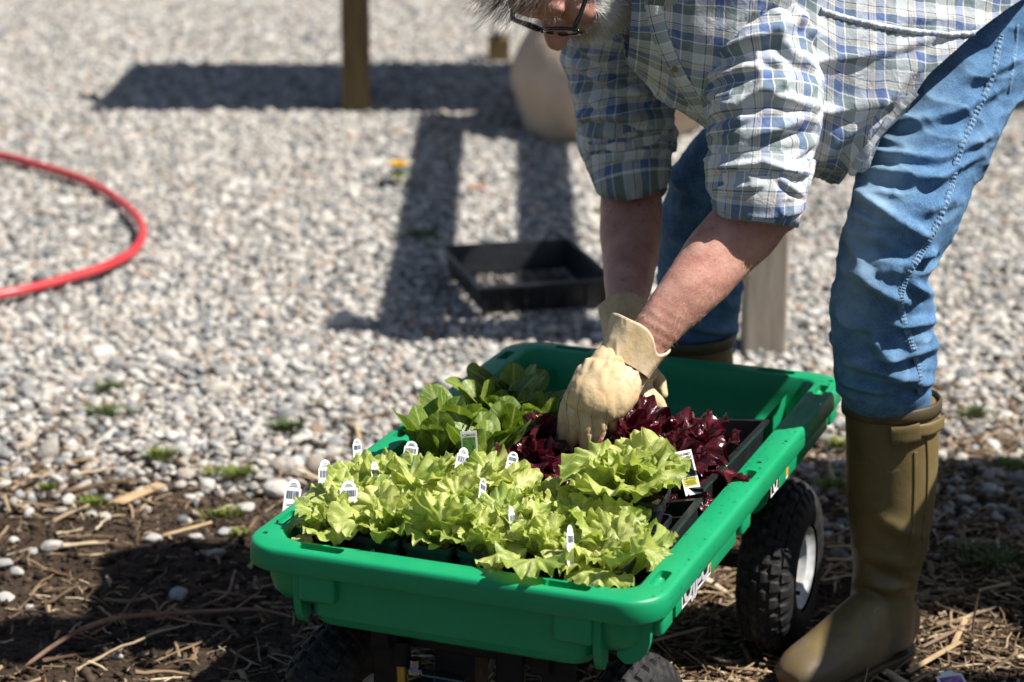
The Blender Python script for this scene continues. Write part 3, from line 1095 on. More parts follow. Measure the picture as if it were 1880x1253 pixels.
# black tray lying on the gravel
def open_tray(name, A, B, h, th, taper, mat, ribs=True, floor_hole=False):
    """open rectangular tray A x B, height h"""
    bm = bmesh.new()
    def wall(x0, y0, x1, y1, nx, ny):
        # slightly tapered wall built as a prism
        t = taper
        a = [(x0 * t, y0 * t, 0), (x1 * t, y1 * t, 0), (x1, y1, h), (x0, y0, h)]
        b = [(p[0] - nx * th, p[1] - ny * th, p[2]) for p in a]
        vs = [bm.verts.new(p) for p in a + b]
        for f in ((0, 1, 2, 3), (7, 6, 5, 4), (0, 4, 5, 1), (1, 5, 6, 2), (2, 6, 7, 3), (3, 7, 4, 0)):
            bm.faces.new([vs[i] for i in f])
    wall(-A / 2, -B / 2, A / 2, -B / 2, 0, -1); wall(A / 2, -B / 2 + th * 1.01, A / 2, B / 2 - th * 1.01, 1, 0)
    wall(A / 2, B / 2, -A / 2, B / 2, 0, 1); wall(-A / 2, B / 2 - th * 1.01, -A / 2, -B / 2 + th * 1.01, -1, 0)
    # rim
    for c, s in (((0, -B / 2 - .002, h - .002), (A + .012, .008, .005)), ((0, B / 2 + .002, h - .002), (A + .012, .008, .005)),
                 ((-A / 2 - .002, 0, h - .002), (.008, B - .005, .005)), ((A / 2 + .002, 0, h - .002), (.008, B - .005, .005))):
        add_box(bm, c, s)
    if not floor_hole:
        add_box(bm, (0, 0, .0015), (A * taper - 2.2 * th, B * taper - 2.2 * th, .003))
    if ribs:
        n = 7
        for i in range(n):
            x = -A / 2 * .95 + A * .95 * i / (n - 1)
            add_box(bm, (x * .97, -B / 2 * (taper + 1) / 2 - .0015, h * .45), (.004, .004, h * .85))
    return bm


flat_me = open_tray('t', .262, .262, .07, .002, .93, None, floor_hole=True)
c0 = (atz(885, 588, 0) + atz(1103, 562, 0)) / 2
o = bm_obj('open_tray', flat_me, M['black_plastic'])
ftr = empty('seedling_tray', (0, 0, 0), 0, 'empty square black mesh tray lying on the gravel behind the cart', 'tray')
o.name = 'tray_wall'; o.parent = ftr
# mesh floor as thin crossing bars
bm = bmesh.new()
for i in range(14):
    q_ = -.118 + .2358 * i / 13
    add_box(bm, (q_, 0, .004), (.0030, .238, .0025)); add_box(bm, (0, q_, .0065), (.238, .0030, .0024))
bm_obj('mesh_floor', bm, M['black_plastic'], ftr)
tl, tr_, bl, br = atz(836, 455, .08), atz(1045, 437, .08), atz(872, 545, .08), atz(1106, 512, .08)
cen = (tl + tr_ + bl + br) / 4
ax = ((tr_ - tl) + (br - bl)) / 2
ay = ((tl - bl) + (tr_ - br)) / 2
ftr.location = (cen[0], cen[1], .016)
ftr.rotation_euler = (.0, 0, math.radians(14))
ftr.scale = (np.linalg.norm(ax) / .262, np.linalg.norm(ay) / .262 * .92, 1.0)

# ================================================================== CART
CART_O = (-.09025, 2.6057, 0)
CART_YAW = -.3718
RZ = .42            # rim height
TW, TL = .56, .98
cart = empty('garden_cart', CART_O, CART_YAW, 'green plastic garden cart full of lettuces on black tyres', 'garden cart')
cu = np.array([math.cos(CART_YAW), math.sin(CART_YAW), 0]); cv = np.array([-math.sin(CART_YAW), math.cos(CART_YAW), 0])


def cw(a, b, z):
    return np.array(CART_O) + cu * a + cv * b + np.array([0, 0, z])


def rrect(A, B, r, y0=0.0, k=10, straight=14):
    """rounded rectangle outline, fixed point count, centred on x=0, y=y0"""
    pts = []
    cs = [(A / 2 - r, B / 2 - r, 0), (-A / 2 + r, B / 2 - r, 90), (-A / 2 + r, -B / 2 + r, 180), (A / 2 - r, -B / 2 + r, 270)]
    for i, (cx, cy, a0) in enumerate(cs):
        for j in range(k + 1):
            a = math.radians(a0 + 90 * j / k)
            pts.append((cx + r * math.cos(a), cy + r * math.sin(a)))
        nx, ny, na = cs[(i + 1) % 4]
        e = (nx + r * math.cos(math.radians(na)), ny + r * math.sin(math.radians(na)))
        s = pts[-1]
        for j in range(1, straight):
            pts.append((s[0] + (e[0] - s[0]) * j / straight, s[1] + (e[1] - s[1]) * j / straight))
    P = np.array(pts); P[:, 1] += y0
    return P


def build_tub():
    prof = [  # inset, z (outer bottom -> rim -> inside floor)
        (.085, -.086), (.050, -.085), (.034, -.081), (.025, -.070), (.0215, -.055), (.0195, -.038), (.018, -.026), (.016, -.009), (.0065, -.009), (.005, -.029), (.0035, -.0312), (.0005, -.0312), (-.001, -.029),
        (0, -.0085), (.0008, -.0040), (.0025, -.0015), (.0055, -.0003), (.020, .0006), (.034, .0004), (.0385, -.0010), (.0405, -.0045),
        (.046, -.030), (.051, -.060), (.056, -.070), (.066, -.0755), (.085, -.076)]
    rings = []
    for ins, z in prof:
        r = max(.052 - ins * .62, .014)
        p = rrect(TW - 2 * ins, TL - 2 * ins, r, TL / 2)
        rings.append(np.concatenate([p, np.full((len(p), 1), RZ + z)], 1))
    P = np.array(rings)
    m = P.shape[1]
    V = P.reshape(-1, 3)
    F = [(i * m + j, i * m + (j + 1) % m, (i + 1) * m + (j + 1) % m, (i + 1) * m + j) for i in range(len(P) - 1) for j in range(m)]
    me = mesh_np('tub', V, F, True, None, M['tub'])
    bm = bmesh.new(); bm.from_mesh(me); bpy.data.meshes.remove(me)
    bm.verts.ensure_lookup_table()
    for a in (0, (len(P) - 1) * m):
        bm.faces.new([bm.verts[a + k] for k in range(m)])
    bmesh.ops.recalc_face_normals(bm, faces=bm.faces)
    me = bpy.data.meshes.new('tub'); bm.to_mesh(me); bm.free()
    o = bpy.data.objects.new('tub_tmp', me); COL.objects.link(o)
    # cutters: hand slots and screw holes
    bm = bmesh.new()
    slots = [(-.170, .0215, .030, .0085, 0), (.160, .0215, .030, .0085, 0), (.2585, .085, .0085, .024, 0), (.2585, .475, .0085, .024, 0), (.2585, .890, .0085, .024, 0),
             (-.2585, .105, .0085, .024, 0), (-.2585, .475, .0085, .024, 0), (-.2585, .885, .0085, .024, 0), (-.17, .9585, .030, .0085, 0), (.17, .9585, .030, .0085, 0)]
    for x, y, hx, hy, _ in slots:
        add_box(bm, (x, y, RZ + .004), (hx * 2, hy * 2, .030), None, .005, 3)
    for x, y in ((-.262, .045), (.2585, .535), (-.2585, .535), (.262, .94)):
        add_cyl(bm, (x, y, RZ - .010), (x, y, RZ + .02), .0042, seg=14)
    cm = bpy.data.meshes.new('cut'); bm.to_mesh(cm); bm.free()
    co = bpy.data.objects.new('cut', cm); COL.objects.link(co)
    md = o.modifiers.new('b', 'BOOLEAN'); md.operation = 'DIFFERENCE'; md.object = co; md.solver = 'EXACT'
    dg = bpy.context.evaluated_depsgraph_get(); dg.update()
    res = bpy.data.meshes.new_from_object(o.evaluated_get(dg))
    bpy.data.objects.remove(o); bpy.data.objects.remove(co)
    res.materials.clear(); res.materials.append(M['tub'])
    res.polygons.foreach_set('use_smooth', np.ones(len(res.polygons), bool))
    res.set_sharp_from_angle(angle=math.radians(42))
    res.name = 'tub'
    return res


link('tub', build_tub(), cart)

# lower centre hull with arched wheel cut-outs, stiffening ribs and pads under the lip
def hull():
    bm = bmesh.new()
    # deep centre body: rounded slab
    A = rrect(.40, TL - .064, .035, TL / 2)
    for (z0, z1, i0, i1) in ((RZ - .028, RZ - .092, -.0145, -.010), (RZ - .092, RZ - .104, -.010, -.004), (RZ - .104, RZ - .112, -.004, .010)):
        pa = rrect(.36 - 2 * i0, TL - .062 - 2 * i0, .022, TL / 2); pb = rrect(.36 - 2 * i1, TL - .062 - 2 * i1, .022, TL / 2)
        va = [bm.verts.new((x, y, z0)) for x, y in pa]; vb = [bm.verts.new((x, y, z1)) for x, y in pb]
        n = len(va)
        for k in range(n): bm.faces.new((va[k], va[(k + 1) % n], vb[(k + 1) % n], vb[k]))
        if z1 < RZ - .111: bm.faces.new(vb)
    return bm


bm_obj('tub_keel', hull(), M['tub'], cart, True, 35)


def pad(bm, x, y, w, d, h, top=.0335, bev=.006):
    add_box(bm, (x, y, RZ - top - h / 2 + .004), (w, d, h + .008), None, bev, 3)


def fin(bm, x, y, along, h=.088, depth=.030, th=.009):
    """curved stiffening rib from the lip down to the hull; along: 'x' means it sticks out in y (front)"""
    n = 8
    prof = [(0, -.030)] + [(0, -.055)] + [(depth * (1 - math.cos(k / n * PI / 2)), -.060 - (h - .052) * math.sin(k / n * PI / 2)) for k in range(n + 1)] + [(depth + .01, -h + .0), (depth + .01, -.030)]
    sets = []
    for s in (-1, 1):
        vs = []
        for (d, z) in prof:
            if along == 'x': vs.append(bm.verts.new((x + s * th / 2, y + d, RZ + z)))
            else: vs.append(bm.verts.new((x - d if along == 'r' else x + d, y + s * th / 2, RZ + z)))
        sets.append(vs)
    m = len(prof)
    bm.faces.new(sets[0]); bm.faces.new(sets[1][::-1])
    for k in range(m): bm.faces.new((sets[0][k], sets[0][(k + 1) % m], sets[1][(k + 1) % m], sets[1][k]))


for x in (-.172, .172):
    bm = bmesh.new()
    pad(bm, x, .020, .050, .030, .036)
    bm_obj('lip_pad', bm, M['tub'], cart, True, 40)
    bm = bmesh.new(); fin(bm, x - .030 if x < 0 else x + .030, .012, 'x', .099, .020, .010)
    bm_obj('rib', bm, M['tub'], cart, True, 40)
for s, nm in ((1, 'r'), (-1, 'l')):
    for y in ((.075, .43, .62, .93) if s > 0 else (.43, .62, .93)):
        bm = bmesh.new(); pad(bm, s * .260, y, .026, .044, .030)
        bm_obj('lip_pad', bm, M['tub'], cart, True, 40)
        bm = bmesh.new(); fin(bm, s * .262, y - .034, 'r' if s > 0 else 'l', .090, .032, .008)
        bm_obj('rib', bm, M['tub'], cart, True, 40)
    # long ledge with the stickers
    for y0, y1 in ((.115, .385), (.655, .90)):
        bm = bmesh.new(); add_box(bm, (s * .2655, (y0 + y1) / 2, RZ - .046), (.010, y1 - y0, .036), None, .003, 2)
        bm_obj('side_ledge', bm, M['tub'], cart, True, 40)


def text_mesh(txt, size, mat, extrude=.0, bold=.0, name='lettering'):
    c = bpy.data.curves.new('txt', 'FONT'); c.body = txt; c.size = size; c.offset = bold; c.align_x = 'CENTER'; c.resolution_u = 2; c.extrude = extrude
    o = bpy.data.objects.new('txt', c); COL.objects.link(o)
    dg = bpy.context.evaluated_depsgraph_get(); dg.update()
    me = bpy.data.meshes.new_from_object(o.evaluated_get(dg))
    bpy.data.objects.remove(o); bpy.data.curves.remove(c)
    me.materials.clear(); me.materials.append(mat); me.name = name
    return me


def rotm(o, M4): o.matrix_local = M4


M['sticker_dark'] = simple('sticker_print_dark', (.015, .015, .017), .3)
M['sticker_white'] = simple('sticker_white', (.80, .80, .80), .3)
M['sticker_grey'] = simple('sticker_letter_grey', (.50, .50, .51), .3)
M['sticker_orange'] = simple('sticker_orange', (.85, .33, .03), .3)


def sticker(y0, y1, parts):
    x = .2708
    zt, zb = RZ - .029, RZ - .060
    bm = bmesh.new(); add_box(bm, (x, (y0 + y1) / 2, (zt + zb) / 2), (.0006, y1 - y0, zt - zb), None)
    o = bm_obj('sticker', bm, M['sticker_white'], cart)
    bm = bmesh.new(); add_box(bm, (x + .0005, (y0 + y1) / 2, (zt + zb) / 2 + .002), (.0005, y1 - y0 - .006, zt - zb - .004))
    bm_obj('print', bm, M['sticker_dark'], o)
    for kind, a, b, mt in parts:
        if kind == 'box':
            bm = bmesh.new(); add_box(bm, (x + .0010, (a + b) / 2, (zt + zb) / 2 + .002), (.0005, b - a, zt - zb - .0045))
            bm_obj('print', bm, M[mt], o)
        else:
            me = text_mesh(kind, .036, M[mt], 0, .0016)
            t = link('lettering', me, o)
            t.matrix_local = Matrix.Translation((x + .0014, (a + b) / 2, zb + .0045)) @ Euler((PI / 2, 0, PI / 2)).to_matrix().to_4x4() @ Matrix.Scale(b, 4, (1, 0, 0)) if False else Matrix.Translation((x + .0014, (a + b) / 2, zb + .0045)) @ Euler((PI / 2, 0, PI / 2)).to_matrix().to_4x4()
            w = max(v.co.x for v in me.vertices) - min(v.co.x for v in me.vertices)
            t.scale = ((b - a) / w, 1, 1)


sticker(.137, .262, [('box', .256, .259, 'sticker_orange'), ('OJJ-O', .141, .254, 'sticker_grey')])
sticker(.560, .655, [('box', .600, .652, 'sticker_orange'), ('O', .568, .592, 'sticker_white'), ('IN', .606, .636, 'sticker_dark')])

# rain drops on the rim
V = []; F = []
rr = np.random.default_rng(5)
bmx = bmesh.new(); bmesh.ops.create_icosphere(bmx, subdivisions=1, radius=1)
dv = np.array([v.co[:] for v in bmx.verts]); df = np.array([[v.index for v in f.verts] for f in bmx.faces]); bmx.free()
k = 0
for i in range(190):
    if i < 150: a, b = rr.uniform(.246, .276), .35 + .60 * rr.random() ** .8
    else: a, b = rr.uniform(.246, .278), rr.uniform(.02, .4)
    z = RZ + .0006
    s = rr.uniform(.0008, .0021) * (1.3 if i % 9 == 0 else 1)
    if i % 5 == 0: a = .2805; z = RZ - rr.uniform(.008, .026)
    V.append(dv * np.array([s, s, s * .55]) + np.array([a, b, z])); F.append(df + k * len(dv)); k += 1
o = link('water_droplets', mesh_np('water_droplets', np.vstack(V), np.vstack(F), True, None, M['drop']), cart); o['kind'] = 'stuff'


# wheels
def wheel_parts():
    R, W = .134, .092
    prof = []
    for k in range(49):
        a = -PI * .62 + k / 48 * PI * 1.24
        prof.append((W / 2 * math.sin(a) * (1.0), R - .048 + .048 * math.cos(a)))
    n = 300
    th = np.linspace(0, 2 * PI, n, endpoint=False)
    P = np.zeros((n, len(prof), 3))
    for j, (x, r) in enumerate(prof):
        edge = abs(x) / (W / 2)
        tread = 0
        d = np.zeros(n)
        if r > R - .030:
            row = int((x + W / 2) / .0153)
            ph = th * 30 + (row % 2) * PI
            lug = (np.sin(ph) > -.35).astype(float)
            groove = 1.0 if abs(((x + W / 2) / .0153) % 1 - .5) < .40 else 0.0
            d = lug * groove * .0050
        rr_ = r + d
        P[:, j, 0] = x; P[:, j, 1] = np.cos(th) * rr_; P[:, j, 2] = np.sin(th) * rr_
    Q = np.swapaxes(P, 0, 1)  # rings along profile, closed round
    ty = ring_mesh('tyre', Q, M['rubber'], True)
    ty.set_sharp_from_angle(angle=math.radians(50))
    # rim: dished disc on both sides
    rp = [(.034, .066), (.038, .068), (.040, .064), (.034, .058), (.030, .050), (.012, .046), (.006, .040), (.006, .022), (.016, .019), (.018, .012), (.018, .0)]
    th = np.linspace(0, 2 * PI, 64, endpoint=False)
    Q = np.zeros((len(rp), 64, 3))
    for i, (x, r) in enumerate(rp):
        Q[i, :, 0] = x; Q[i, :, 1] = np.cos(th) * max(r, .0005); Q[i, :, 2] = np.sin(th) * max(r, .0005)
    rim = ring_mesh('rim', Q, M['rim'], True)
    rim.set_sharp_from_angle(angle=math.radians(50))
    Q2 = Q.copy(); Q2[:, :, 0] *= -1
    rim2 = ring_mesh('rim', Q2[:, ::-1], M['rim'], True)
    rim2.set_sharp_from_angle(angle=math.radians(50))
    bm = bmesh.new(); add_cyl(bm, (-.03, 0, 0), (.026, 0, 0), .0085, seg=18); add_cyl(bm, (.0185, 0, 0), (.0235, 0, 0), .0135, seg=24)
    hub = bpy.data.meshes.new('hub'); bm.to_mesh(hub); bm.free(); hub.materials.append(M['steel_black'])
    bm = bmesh.new(); add_cyl(bm, (.010, -.012, -.043), (.034, -.004, -.041), .0042, .0034, seg=12)
    val = bpy.data.meshes.new('valve'); bm.to_mesh(val); bm.free(); val.materials.append(M['steel_black'])
    return ty, rim, rim2, hub, val


WP = wheel_parts()
for (a, b, flip, lb, spin, steer) in [(.212, .865, 1, 'rear wheel beside the boot', .25, 0), (-.200, .125, 1, 'front left wheel', 1.1, -.05), (.200, .155, 1, 'front right wheel', 2.1, -.05), (-.212, .865, -1, 'far rear wheel', .3, 0)]:
    w = empty('wheel', (a, b, .134), (PI if flip < 0 else 0) + steer)
    w.parent = cart
    if 'rear wheel' in lb or 'front' in lb: w['label'] = lb
    for me, nm in zip(WP, ('tyre', 'rim', 'rim', 'hub', 'valve')):
        c = link(nm, me, w); c.rotation_euler = (spin if nm != 'valve' else 0, 0, 0)

# chassis
def chassis():
    def part(nm, boxes, mat='steel_black', cyl=()):
        bm = bmesh.new()
        for c, s in boxes: add_box(bm, c, s, None, .002, 1)
        for p0, p1, r in cyl: add_cyl(bm, p0, p1, r, seg=20)
        return bm_obj(nm, bm, M[mat], cart, True, 35)
    part('side_rail', [((-.11, .49, RZ - .130), (.025, .86, .030))])
    part('side_rail', [((.11, .49, RZ - .130), (.025, .86, .030))])
    part('cross_rail', [((0, .10, RZ - .131), (.21, .03, .028))])
    part('rear_axle', [((0, .865, .134), (.34, .024, .024))])
    part('front_axle', [((0, .14, .134), (.32, .026, .026))])
    part('rear_bracket', [((-.10, .865, .21), (.03, .05, .15))])
    part('rear_bracket', [((.10, .865, .21), (.03, .05, .15))])
    part('steering_post', [((-.108, .078, .215), (.034, .012, .170))])
    part('steering_post', [((.130, .078, .215), (.044, .012, .170))])
    part('steering_post', [((.062, .085, .215), (.038, .010, .170))])
    part('steering_post', [((-.02, .12, .22), (.055, .05, .14))])
    part('tie_rod_end', [], 'steel_black', [((-.088, .080, .252), (-.088, .080, .285), .013)])
    part('bushing', [], 'brass', [((-.088, .080, .150), (-.088, .080, .252), .0085)])
    part('steering_plate', [((-.030, .078, .244), (.070, .020, .004))], 'zinc')
    part('bolt', [], 'zinc', [((-.066, .074, .246), (-.066, .074, .253), .0125), ((-.066, .074, .253), (-.066, .074, .264), .0085)])
    part('tow_bar', [((.02, .00, .10), (.035, .20, .022))])


chassis()

# ================================================================== TRAYS AND PLANTS
def leaf_mesh(kind, seed):
    """lettuce leaf as a polar sheet: frilled rim, bent outward along its midrib"""
    r = np.random.default_rng(seed * 13 + 5)
    K, J = (14, 150) if kind != 'romaine' else (12, 48)
    rho = (np.linspace(0.0, 1, K) ** .8)[:, None]; rho[0] = .02
    ph = np.linspace(-PI, PI, J, endpoint=False)[None, :]          # 0 = tip, +-pi = stem
    p = r.uniform(0, 6.28, 8)
    if kind == 'green':
        L = r.uniform(.058, .074); w = r.uniform(.032, .042); bend = r.uniform(.6, 1.9); A = .0072; k1, k2 = r.integers(5, 8), r.integers(12, 17); notch = .030; c = .56; nar = .55
    elif kind == 'red':
        L = r.uniform(.056, .074); w = r.uniform(.028, .038); bend = r.uniform(.4, 1.6); A = .0090; k1, k2 = r.integers(5, 8), r.integers(10, 14); notch = .04; c = .56; nar = .55
    elif kind == 'romaine':
        L = r.uniform(.086, .118); w = r.uniform(.024, .031); bend = r.uniform(.1, .95); A = .0016; k1, k2 = 3, 7; notch = .012; c = .66; nar = .18
    else:
        L = r.uniform(.03, .045); w = r.uniform(.012, .018); bend = r.uniform(1.8, 3.0); A = .006; k1, k2 = 6, 13; notch = .16; c = .55; nar = .5
    back = np.cos(ph) < 0
    ex = np.sin(ph) * w
    ey = np.where(back, np.cos(ph) * c * L, np.cos(ph) * (1 - c) * L)
    # narrow the stem half
    q = np.clip(-np.cos(ph), 0, 1)
    ex = ex * (1 - (1 - nar) * q ** .8)
    rim = 1 + notch * np.sin(ph * k2 + p[0]) * (1 - q ** 3) + notch * 1.6 * np.sin(ph * k1 + p[1]) * (1 - q ** 3)
    x = rho * ex * rim
    al = c * L + rho * ey * rim
    a = bend * (np.clip(al / L, 0, 1.2)) ** 1.75
    # integrate the bend analytically on a fine line
    ll = np.linspace(0, 1.25 * L, 400); aa = bend * (ll / L) ** 1.35
    zc_ = np.cumsum(np.cos(aa)) * (ll[1] - ll[0]); rc_ = np.cumsum(np.sin(aa)) * (ll[1] - ll[0])
    zc = np.interp(al, ll, zc_); rc = np.interp(al, ll, rc_)
    fr = np.clip(1 - q ** 2, 0, 1)
    rf = A * rho ** 2.6 * fr * (.62 * np.sin(ph * k1 + p[3]) + .50 * np.sin(ph * k2 + p[4]) + .24 * np.sin(ph * (2 * k2 - 1) + p[5]) * rho ** 3)
    wave = (.0035 if kind != 'romaine' else .0035) * rho ** 1.5 * np.sin(ph * 2 + p[6])
    cup = (-.20 if kind != 'romaine' else -.10) * np.abs(x) ** 1.7 / w ** .7 * (1 if r.random() < .8 else -1)
    bl = vnoise(np.stack([x, al, 0 * x], -1), 140 if kind in ('green', 'red') else 80, seed * 1.7) * (.0022 if kind in ('green', 'red') else .0008) + vnoise(np.stack([x, al, 0 * x], -1), 60, seed * 2.9) * (.0045 if kind in ('green', 'red') else .002) * rho
    off = cup + rf + wave + bl
    X_ = rc + off * np.cos(a)
    Z_ = zc - off * np.sin(a)
    P = np.stack([X_, x, Z_], -1)
    uv = np.stack([x / w, np.clip(al / L, 0, 1.2)], -1)
    uv = np.concatenate([uv, uv[:, :1]], 1)
    return ring_mesh('leaf', P, M[{'green': 'leaf_green', 'red': 'leaf_red', 'romaine': 'leaf_romaine', 'old': 'leaf_old'}[kind]], closed=True, uv=uv)


LEAF = {k: [leaf_mesh(k, i + 1) for i in range(n)] for k, n in (('green', 18), ('red', 14), ('romaine', 14), ('old', 5))}


def plant(kind, pos, n, scale, label, group, seed, lean=(0, 0), spread=1.0, old=0):
    r = np.random.default_rng(seed)
    name = {'green': 'lettuce', 'red': 'red_lettuce', 'romaine': 'romaine_lettuce'}[kind]
    t = empty(name, pos, r.uniform(0, 6.28), label, 'lettuce', group)
    if lean != (0, 0):
        t.rotation_euler = (lean[0], lean[1], 0)
    ga = r.uniform(0, 6.28)
    for i in range(n):
        f = (i + .5) / n           # 0 inner .. 1 outer
        ga += 2.39996 + r.normal(0, .25)
        me = LEAF[kind][r.integers(len(LEAF[kind]))]
        o = link('leaf', me, t)
        if kind == 'romaine':
            tilt = -.05 + .55 * f * spread + r.normal(0, .10); sc = scale * (.62 + .42 * f) * r.uniform(.88, 1.1)
        else:
            tilt = -.60 + 1.30 * f * spread + r.normal(0, .16); sc = scale * (.60 + .48 * f) * r.uniform(.85, 1.15)
        rad = .002 + .006 * f
        o.matrix_local = (Matrix.Translation((math.cos(ga) * rad, math.sin(ga) * rad, -.004 * f)) @ Matrix.Rotation(ga, 4, 'Z')
                          @ Matrix.Rotation(tilt, 4, 'Y') @ Matrix.Rotation(r.normal(0, .18), 4, 'X') @ Matrix.Scale(sc, 4))
    for i in range(old):
        a = -1.57 + r.normal(0, .5)
        o = link('wilted_leaf', LEAF['old'][r.integers(5)], t)
        o.matrix_local = Matrix.Translation((math.cos(a) * .020, math.sin(a) * .020, .002)) @ Matrix.Rotation(a - t.rotation_euler.z * 1, 4, 'Z') @ Matrix.Rotation(1.0, 4, 'Y') @ Matrix.Scale(scale, 4)
    return t


def cell_pack(a0, b0, na, nb, pitch, ztop, h, label, rot=0, fill=True, tilt=(0, 0)):
    t = empty('cell_pack', cw(a0, b0, ztop - h), CART_YAW + rot, label, 'plant pot', 'black plastic cell packs in the cart')
    t.rotation_euler = (tilt[0], tilt[1], CART_YAW + rot)
    for i in range(na):
        for j in range(nb):
            cx, cy = (i - (na - 1) / 2) * pitch, (j - (nb - 1) / 2) * pitch
            bm = bmesh.new()
            s = pitch * .965
            prof = [(s * .74, 0), (s * .92, h * .86), (s * .985, h * .88), (s * .985, h), (s * .91, h), (s * .89, h * .85), (s * .72, .003)]
            rings = []
            for w_, z_ in prof:
                p = rrect(w_, w_, w_ * .13, 0, 3, 2)
                rings.append([bm.verts.new((cx + x, cy + y, z_)) for x, y in p])
            for k in range(len(rings) - 1):
                n = len(rings[k])
                for q in range(n): bm.faces.new((rings[k][q], rings[k][(q + 1) % n], rings[k + 1][(q + 1) % n], rings[k + 1][q]))
            bm.faces.new(rings[0]); bm.faces.new(rings[-1])
            for q in range(5):
                add_box(bm, (cx - s * .36 + s * .18 * q, cy - s * .44, h * .43), (.0022, .0030, h * .78))
            bm_obj('pot', bm, M['pot_plastic'], t, True, 35)
            if fill:
                xs_ = np.linspace(-.445, .445, 9) * s
                X_, Y_ = np.meshgrid(xs_, xs_)
                Z_ = h * .84 + .004 * vnoise(np.stack([X_ + a0 + i, Y_ + b0 + j, 0 * X_], -1), 90)
                link('potting_soil', ring_mesh('potting_soil', np.stack([X_ + cx, Y_ + cy, Z_], -1), M['potting'], closed=False), t)
    return t


P0 = .0745
AX = [-.196 + P0 * k for k in range(6)]
BY = [.098, .178, .258]
ZT = RZ + .004
for k, (a, nm) in enumerate([(-.196 + P0 * .5, 'black cell pack of green lettuce at the left front corner of the cart'),
                             (-.196 + P0 * 2.5, 'black cell pack of green lettuce in the middle of the front row'),
                             (-.196 + P0 * 4.5, 'black cell pack of green lettuce at the right front corner of the cart')]):
    cell_pack(a, BY[1], 2, 3, P0, ZT, .066, nm)
row_n = ['front', 'middle', 'back']
col_n = ['farthest left', 'second from left', 'third from left', 'third from right', 'second from right', 'farthest right']
sd = 50
for j, b in enumerate(BY):
    for i, a in enumerate(AX):
        sd += 1
        sc = 1.14 + .07 * RNG.normal()
        n = 11
        zz = ZT - .014
        if i == 5 and j == 0: sc, n = 1.25, 13
        if i == 0 and j == 0: sc = .92
        if i == 5 and j == 2: continue
        plant('green', cw(a + RNG.normal(0, .004), b + RNG.normal(0, .004), zz), n, sc,
              'yellow green ruffled lettuce, %s in the %s row of the front packs' % (col_n[i], row_n[j]), 'green leaf lettuces', sd,
              old=(1 if j == 0 and i in (0, 1, 3) else 0))
# lifted pot at the right, tilted up by the hand
cell_pack(.165, .262, 1, 1, .078, RZ + .040, .07, 'raised single black pot of green lettuce under the gloved fingers', .12, True, (.0, .10))
plant('green', cw(.150, .262, RZ + .024), 14, 1.42, 'largest yellow green lettuce, raised above the rest right of the gloved fingers', 'green leaf lettuces', 201, lean=(.05, .1))
# romaine
cell_pack(-.135, .43, 2, 2, .078, ZT - .004, .066, 'black cell pack of romaine behind the green lettuces')
cell_pack(-.115, .60, 2, 2, .078, ZT - .004, .066, 'black cell pack of romaine at the left rim, farther back')
k = 0
for (a, b, lb) in [(-.174, .395, 'romaine with broad spoon shaped leaves, leftmost by the left rim'), (-.096, .385, 'romaine standing right behind its printed white tag'),
                   (-.174, .470, 'dark romaine between the left rim and the tagged one'), (-.096, .470, 'romaine in the middle of the dark green clump'),
                   (-.154, .565, 'farthest left romaine, tallest leaves against the gravel'), (-.076, .56, 'romaine at the right back of the clump beside the glove'),
                   (-.154, .645, 'rearmost romaine against the shaded green wall')]:
    k += 1
    plant('romaine', cw(a, b, ZT - .02), 14, .96 if k < 5 else .90, lb, 'romaine lettuces', 300 + k)
# red leaf
cell_pack(.01, .42, 2, 2, .074, ZT - .010, .066, 'black cell pack of dark red lettuce left of the near glove')
cell_pack(.135, .47, 2, 2, .076, ZT - .006, .066, 'black cell pack of red lettuce right of the near glove')
for k, (a, b, sc, lb) in enumerate([(-.025, .385, .85, 'dark purple lettuce in shade left of the near glove'), (-.02, .455, .9, 'dark red lettuce half hidden between romaine and glove'),
                                    (.048, .43, .85, 'small dark red lettuce hidden under the near glove'),
                                    (.10, .435, 1.0, 'dark red lettuce directly right of the glove fingers'), (.10, .51, 1.15, 'glossy dark red lettuce reaching up below the far glove'),
                                    (.172, .435, 1.12, 'crimson lettuce carrying the printed yellow and white tag'), (.172, .505, 1.05, 'red lettuce at the right against the empty black tray')]):
    plant('red', cw(a, b, ZT - .012), 13, sc * 1.22, lb, 'red leaf lettuces', 400 + k)
# drooping red leaves at the front of the clump
for k, (a, b) in enumerate([(.160, .378), (.182, .395)]):
    t = empty('red_lettuce', cw(a, b, ZT - .016), CART_YAW - 1.2 + k * .5, ['pale bronze lettuce leaves drooping below the printed tag', 'pink red lettuce leaves drooping right of the printed tag'][k], 'lettuce', 'red leaf lettuces')
    for i in range(3):
        o = link('leaf', LEAF['red'][3 + i + 4 * k], t)
        o.matrix_local = Matrix.Rotation(-.6 + .6 * i, 4, 'Z') @ Matrix.Rotation(1.0 + .2 * i, 4, 'Y') @ Matrix.Scale(.78, 4)


# empty black trays at the right
def tray_thing(name, a, b, z, A, B, h, label, rz=0, tilt=(0, 0), dividers=(), floor=True):
    t = empty(name, cw(a, b, z), CART_YAW + rz, label, 'tray', 'empty black trays in the cart')
    t.rotation_euler = (tilt[0], tilt[1], CART_YAW + rz)
    o = bm_obj('tray_wall', open_tray('x', A, B, h, .0022, .90, None), M['black_plastic'], t, False)
    for ax_, v_ in dividers:
        bm = bmesh.new()
        if ax_ == 'y': add_box(bm, (0, v_, h * .5), (A * .93, .0035, h * .9), None)
        else: add_box(bm, (v_, 0, h * .5), (.0035, B * .93, h * .9), None)
        bm_obj('divider', bm, M['black_plastic'], t)
    return t


